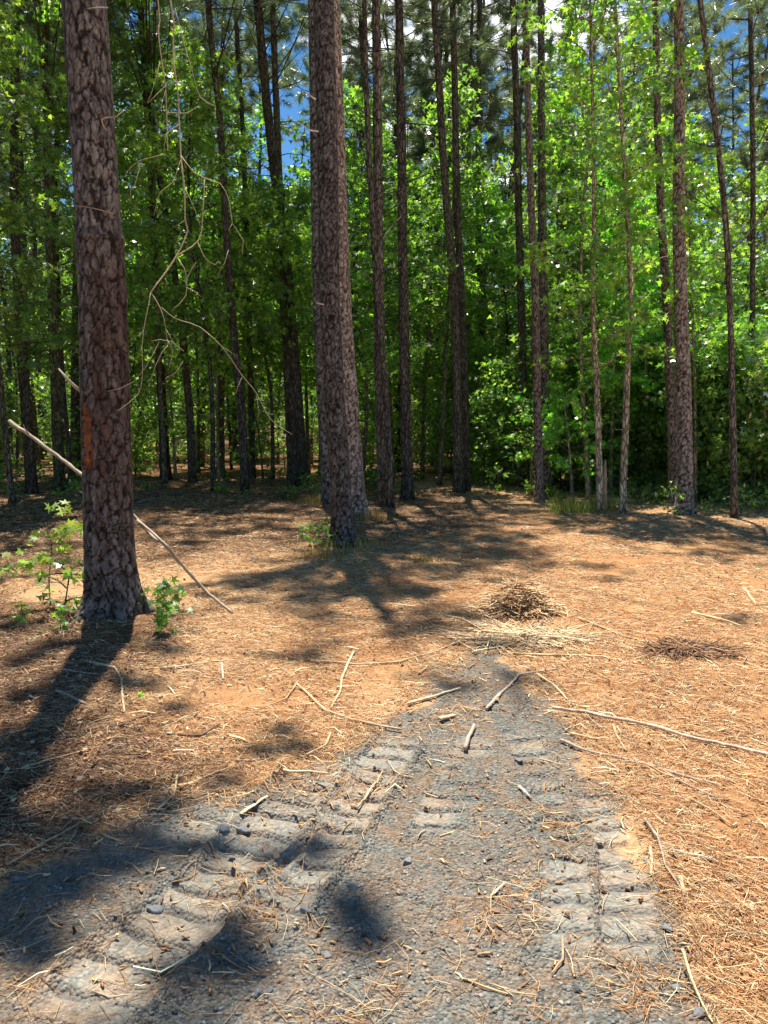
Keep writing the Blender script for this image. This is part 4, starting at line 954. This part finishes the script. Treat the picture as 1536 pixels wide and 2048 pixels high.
# ================================================================ stones
def stone(u,v,wpx,label,col,seed,flat=.7):
    r=RN(700+seed); x,y=gp(u,v); s=wpx*y/FPX/2; v0,f0=ico(); V=v0.copy(); F=f0
    for _ in range(2):   # subdivide
        ed={}; V=list(map(tuple,V)); nf=[]
        def mp(a,b):
            k=(min(a,b),max(a,b))
            if k not in ed: m_=(np.array(V[a])+V[b])/2; ed[k]=len(V); V.append(tuple(m_/np.linalg.norm(m_)))
            return ed[k]
        for a,b,c in F: ab,bc,ca=mp(a,b),mp(b,c),mp(c,a); nf+=[(a,ab,ca),(b,bc,ab),(c,ca,bc),(ab,bc,ca)]
        V=np.array(V); F=np.array(nf)
    cuts=r.normal(0,1,(15,3)); cuts/=np.linalg.norm(cuts,axis=1)[:,None]
    for c_ in cuts:      # broken facets
        d=V@c_; lim=r.uniform(.42,.8); V=V-np.maximum(d-lim,0)[:,None]*c_
    V*=np.array([1.15,r.uniform(.75,1.),flat]); a=r.random()*6.28; R=np.array([[math.cos(a),-math.sin(a),0],[math.sin(a),math.cos(a),0],[0,0,1]])
    V=(V@R.T)*s*1.1+np.array([x,y,gz(x,y)+s*flat*.35]); mb=MB(); mb.add(V,F,np.array(col)*(1+.12*r.standard_normal(len(V)))[:,None])
    tag(mb.build('stone' if col[0]<.3 else 'clay_clod',M_STONE),label,'stone' if col[0]<.3 else 'clay clod','stones on the gravel' if col[0]<.3 else 'clods on the orange soil')
BL=(.17,.175,.17); CL=(.36,.17,.08)
for i,(u,v,w,lb,c) in enumerate([(1397,2025,40,'biggest grey stone, next to the pale green stick at lower right',BL),(1352,1976,24,'round dark stone left of the pale green stick',BL),(1335,1860,30,'flat grey stone at the right gravel edge',BL),
 (612,1834,26,'pale blue stone left of the round shadow on the gravel',BL),(705,1772,27,'angular stone above the round shadow on the gravel',BL),(445,1672,27,'grey stone on the left gravel margin below the hooked stick',BL),(680,2020,22,'dark stone near the bottom edge, centre',BL),
 (517,1990,24,'left one of two touching stones at the lower left',BL),(540,1982,20,'right one of two touching stones at the lower left',BL),(653,1910,24,'dark stone below the round shadow, left side',BL),(309,1822,32,'broad cracked stone beside the left rut',BL),(30,1762,28,'dark stone at the left border of the gravel',BL),
 (490,1660,34,'blocky lump at the end of the flat splinter',BL),(815,1722,26,'grey stone beside a brown chip in the mid gravel',BL),(1155,1974,24,'black pitted stone at lower right of the gravel',(.06,.06,.06)),(180,1648,18,'small stone high on the left gravel margin',BL),(240,1600,16,'dark small stone in the shaded litter',BL),(1037,1524,20,'split grey stone in the middle treads',BL),(935,1860,16,'small stone right of the round shadow',BL),
 (1418,1852,24,'upper left clay clod of the lower right slope',CL),(1463,1850,22,'upper right clay clod of the lower right slope',CL),(1450,1893,32,'largest clay clod of the lower right slope, with black shadow',CL),(1478,1998,26,'lowest clay clod at the right edge',CL),(1408,1894,22,'clay clod touching the gravel edge at lower right',CL)]):
    stone(u,v,w,lb,c,i)
# ================================================================ seedlings and grass
def seedling(label,base,stems,leafpts,size,seed,n=5,kind='star',tint=(1.5,1.5,1.2),yoff=0.,sig=.03):
    r=RN(seed); b=ground_hit(*base); root=empty('seedling',b,label,'seedling'); mb=MB(); y=b[1]+yoff
    for L,w in stems:
        P=resample([b]+[at(u,v,y+dy) for u,v,dy in L] if L[0] is not None else [at(u,v,y+dy) for u,v,dy in L[1:]],.03)-b
        V,F=tube(P,np.linspace(w,w*.5,len(P)),5,.06,r); mb.add(V,F,(.26,.19,.12))
    mb.build('stem',M_BARK,root,True)
    LP=[]
    for u,v,dy,k in leafpts: LP.append(at(u,v,y+dy)-b+r.normal(0,sig,(int(k*1.7),3))*np.array([1,1,.6]))
    LP=np.vstack(LP); V,F=leaves_np(LP,size*r.uniform(.7,1.25,len(LP)),r,kind=kind,up=.8,spread=.55,out=np.tile([[0,-.9,0]],(len(LP),1))); m=len(V)//len(LP)
    mesh_np('leaves',V,F,M_LEAF,np.repeat(leaf_cols(len(LP),r,tint),m,0),False,root); return root
seedling('sweetgum seedling with fanned bright leaves in front of the wounded pine, at left',(101,1213),[([(98,1160,0),(103,1095,0),(95,1060,.02),(91,1045,.02)],.006),([None,(103,1092,0),(150,1060,-.1),(200,1052,-.25),(245,1046,-.35)],.003),([None,(101,1110,0),(60,1120,-.1),(5,1143,-.25)],.003),([None,(103,1085,0),(115,1020,.1),(120,1005,.1)],.003)],
  [(5,1145,-.25,4),(25,1132,-.2,4),(45,1125,-.15,4),(65,1118,-.1,4),(85,1112,-.05,3),(20,1105,-.2,2),(50,1105,-.1,2),(118,1010,.1,4),(122,1025,.1,3),(75,1065,0,2),(62,1080,0,2),(125,1060,-.05,4),(140,1058,-.1,3),(160,1050,-.15,4),(130,1080,0,3),(128,1095,-.05,3),(110,1070,0,3),(165,1062,-.2,3),(200,1052,-.28,2),(222,1058,-.3,2),(240,1048,-.33,2),(235,1060,-.33,1)],.06,801,tint=(1.6,1.5,1.4))  # leaf tint raised to stand for sun on the leaves
seedling('drooping green seedling right of the wounded pine foot',(322,1262),[([(328,1225,0),(322,1185,0),(326,1160,0)],.004)],[(325,1165,0,5),(315,1180,0,5),(345,1168,0,3),(318,1200,-.03,5),(325,1220,-.05,5),(345,1212,0,5),(335,1232,-.05,5),(318,1238,-.08,5),(325,1252,-.1,5),(355,1218,0,3)],.048,802,tint=(.95,1.05,.9))
seedling('small pale seedling at the far left below the fanned seedling',(45,1245),[([(44,1225,0),(42,1205,0)],.004)],[(38,1206,0,5),(45,1218,0,4),(50,1235,0,5),(30,1230,0,3)],.038,803)
seedling('dark green seedling left of the wounded pine foot',(120,1262),[([(122,1240,0),(124,1220,0)],.004)],[(118,1214,0,4),(128,1225,0,4),(115,1235,0,3),(132,1242,0,5),(126,1252,0,4),(95,1260,0,3)],.04,804,tint=(.9,1.,.8))
seedling('tiny two leaved sprout on the sunny left litter',(285,1396),[([(285,1390,0)],.002)],[(283,1389,0,3),(290,1392,0,2)],.028,805,sig=.008)
seedling('little sprout hugging the left side of the wounded pine foot',(166,1212),[([(166,1200,0)],.002)],[(166,1203,-.1,5),(160,1210,-.1,3)],.032,806)
seedling('lone leafy sprout in the left wood near the shaded floor',(332,955),[([(332,930,0)],.004)],[(330,922,0,7),(338,930,0,6),(326,932,0,5)],.07,807,sig=.07)
seedling('pale seedling in the shade beyond the fanned seedling',(118,995),[([(118,985,0)],.004)],[(112,985,0,6),(130,982,0,6),(122,990,0,4),(95,990,0,4)],.06,808,sig=.08)
def grass(label,u,v,wpx,hpx,n,seed,cols):
    r=RN(seed); x0,y0=gp(u,v); W=wpx*y0/FPX/2; H=hpx*y0/FPX; x=x0+r.normal(0,.5,n)*W; y=y0+r.normal(0,.5,n)*W*.8
    z=ground_z(x,y); a=r.random(n)*6.28; l=H*r.uniform(.5,1.15,n); lean=np.abs(r.normal(.5,.3,n))*l; w=.0022+.0012*r.random(n)
    d=np.stack([np.cos(a),np.sin(a),0*a],1); s=np.stack([-np.sin(a),np.cos(a),0*a],1)*w[:,None]; B=np.stack([x,y,z-.005],1)
    M_=B+d*lean[:,None]*.35+np.stack([0*l,0*l,l*.65],1); T=B+d*lean[:,None]+np.stack([0*l,0*l,l*.9],1)
    V=np.stack([B+s,B-s,M_-s*.8,M_+s*.8,T],1).reshape(-1,3); i=np.arange(n)[:,None]*5
    return tag(mesh_np('grass_tuft',V,[i+np.array([[0,1,2,3]]),i+np.array([[3,2,4]])],M_LEAF,np.repeat(pal(cols,n,r).clip(.01,.6),5,0)),label,'grass','grass tufts')
GY=[(.42,.30,.15),(.30,.22,.10),(.48,.36,.19),(.16,.17,.06),(.25,.16,.08)]; GG=[(.12,.2,.05),(.2,.27,.08),(.3,.3,.12)]
grass('green and straw grass tuft in front of the lone grey pine',640,1118,90,24,260,851,GY); grass('dry grass around the foot of the lone grey pine',690,1094,130,22,260,852,GY)
grass('dry yellow grass at the flared base of the pine behind',738,1045,90,26,260,853,GY); grass('bright grass clump under the glowing low sapling',1142,1026,110,36,520,854,GG)
grass('grass by the pale forked foot in the sunny group',1205,1020,60,40,260,855,GG); grass('thin grass left of the hidden pine foot',640,1010,80,26,260,856,GY)
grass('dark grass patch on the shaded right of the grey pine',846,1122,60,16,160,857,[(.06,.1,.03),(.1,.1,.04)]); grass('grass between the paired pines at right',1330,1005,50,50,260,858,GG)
# snapped stump and logs at the wood edge
def log3d(label,a,b,r0,col,name='log',cat='log'):
    A_=ground_hit(*a); B_=ground_hit(*b); A_[2]+=r0*.8; B_[2]+=r0*.7; P=resample([A_,(A_+B_)/2+np.array([0,0,.02]),B_],.12); r=RN(int(a[0]))
    V,F=tube(P,np.linspace(r0,r0*.7,len(P)),9,.06,r); mb=MB(); mb.add(V,F,np.array(col)*(.8+.4*r.random((len(V),1)))); tag(mb.build(name,M_WOOD,None,True),label,cat)
log3d('long thin log in the dark at the left wood floor',(255,925),(372,922),.045,(.3,.24,.18)); log3d('pale log lying behind the sunny group of stems',(1190,1005),(1290,1008),.05,(.4,.3,.2))
log3d('short pale log beside the sunny group of stems',(1205,1012),(1250,1024),.035,(.5,.38,.25)); log3d('thin grey log on the shaded floor right of the wounded pine',(274,1008),(318,998),.02,(.35,.27,.2))
log3d('long stick lying on the orange slope before the paired pines',(1345,1035),(1440,1062),.018,(.5,.36,.22),'stick','stick')
b=ground_hit(1208,1024); mb=MB(); V,F=tube([b-b,at(1209,960,b[1])-b,at(1211,920,b[1])-b],[.06,.045,.012],8,.1,RN(3)); mb.add(V+b,F,(.45,.34,.22)); tag(mb.build('snapped_stump',M_WOOD,None,True),'snapped pointed stump against the pale forked foot','stump')

flakes(26000); pebbles(64000, np.random.default_rng(5))
# ================================================================ sky, sun, camera
w=bpy.data.worlds.new('World'); sc.world=w; w.use_nodes=True; nt=w.node_tree; n=nt.nodes; l=nt.links; n.clear()
sky=n.new('ShaderNodeTexSky'); sky.sky_type='NISHITA'; sky.sun_disc=False; sky.sun_elevation=SUN_EL
sky.sun_rotation=math.atan2(SUN[0],SUN[1]); sky.air_density=1.0; sky.dust_density=.3; sky.ozone_density=2.
tc=n.new('ShaderNodeTexCoord'); mp=n.new('ShaderNodeMapping'); mp.inputs['Scale'].default_value=(1,1,2.2); l.new(tc.outputs['Generated'],mp.inputs['Vector'])
mp.inputs['Location'].default_value=CLOUD_OFF
cl=noise(nt,2.6,7,.62,mp.outputs['Vector']); nd=n.new('ShaderNodeVectorMath'); nd.operation='NORMALIZE'; l.new(tc.outputs['Generated'],nd.inputs[0])
dt=n.new('ShaderNodeVectorMath'); dt.operation='DOT_PRODUCT'; l.new(nd.outputs[0],dt.inputs[0]); _d=ray(860,260); dt.inputs[1].default_value=tuple(_d/np.linalg.norm(_d))
bank=ramp(nt,dt.outputs['Value'],[(.965,0.),(.995,1.)])
cf=ramp(nt,math_(nt,'MULTIPLY_ADD',bank,.11,cl),[(.63,0.),(.69,1.)])
hs=n.new('ShaderNodeHueSaturation'); hs.inputs['Saturation'].default_value=1.35; l.new(sky.outputs[0],hs.inputs['Color'])
mix=mixc(nt,cf,hs.outputs[0],CLOUD)
bg=n.new('ShaderNodeBackground'); bg.inputs['Strength'].default_value=SKY_STR; l.new(mix,bg.inputs['Color'])
o=n.new('ShaderNodeOutputWorld'); l.new(bg.outputs[0],o.inputs['Surface'])
sd=bpy.data.lights.new('sun','SUN'); sd.energy=SUN_STR; sd.angle=math.radians(.53); sd.color=(1,.95,.87)
so=bpy.data.objects.new('sun',sd); COL.objects.link(so); so.rotation_euler=Vector(-SUN).to_track_quat('-Z','Y').to_euler(); so.location=(0,0,30)
cd=bpy.data.cameras.new('camera'); co=bpy.data.objects.new('camera',cd); COL.objects.link(co); cd.sensor_fit='VERTICAL'; cd.sensor_height=36.; cd.sensor_width=27.; cd.lens=FPX/2048*36
cd.clip_start=.05; cd.clip_end=2000; co.location=(0,0,CAM_H); co.rotation_euler=(math.pi/2-PITCH,0,0); sc.camera=co
sc.view_settings.view_transform='Standard'; sc.view_settings.look='None'; sc.view_settings.gamma=1; sc.view_settings.exposure=EXPO
c=sc.cycles; c.max_bounces=7; c.diffuse_bounces=4; c.glossy_bounces=2; c.transmission_bounces=4; c.transparent_max_bounces=4
c.use_denoising=True; c.denoiser='OPENIMAGEDENOISE'; c.caustics_reflective=False; c.caustics_refractive=False; c.use_adaptive_sampling=False
c.sample_clamp_indirect=6
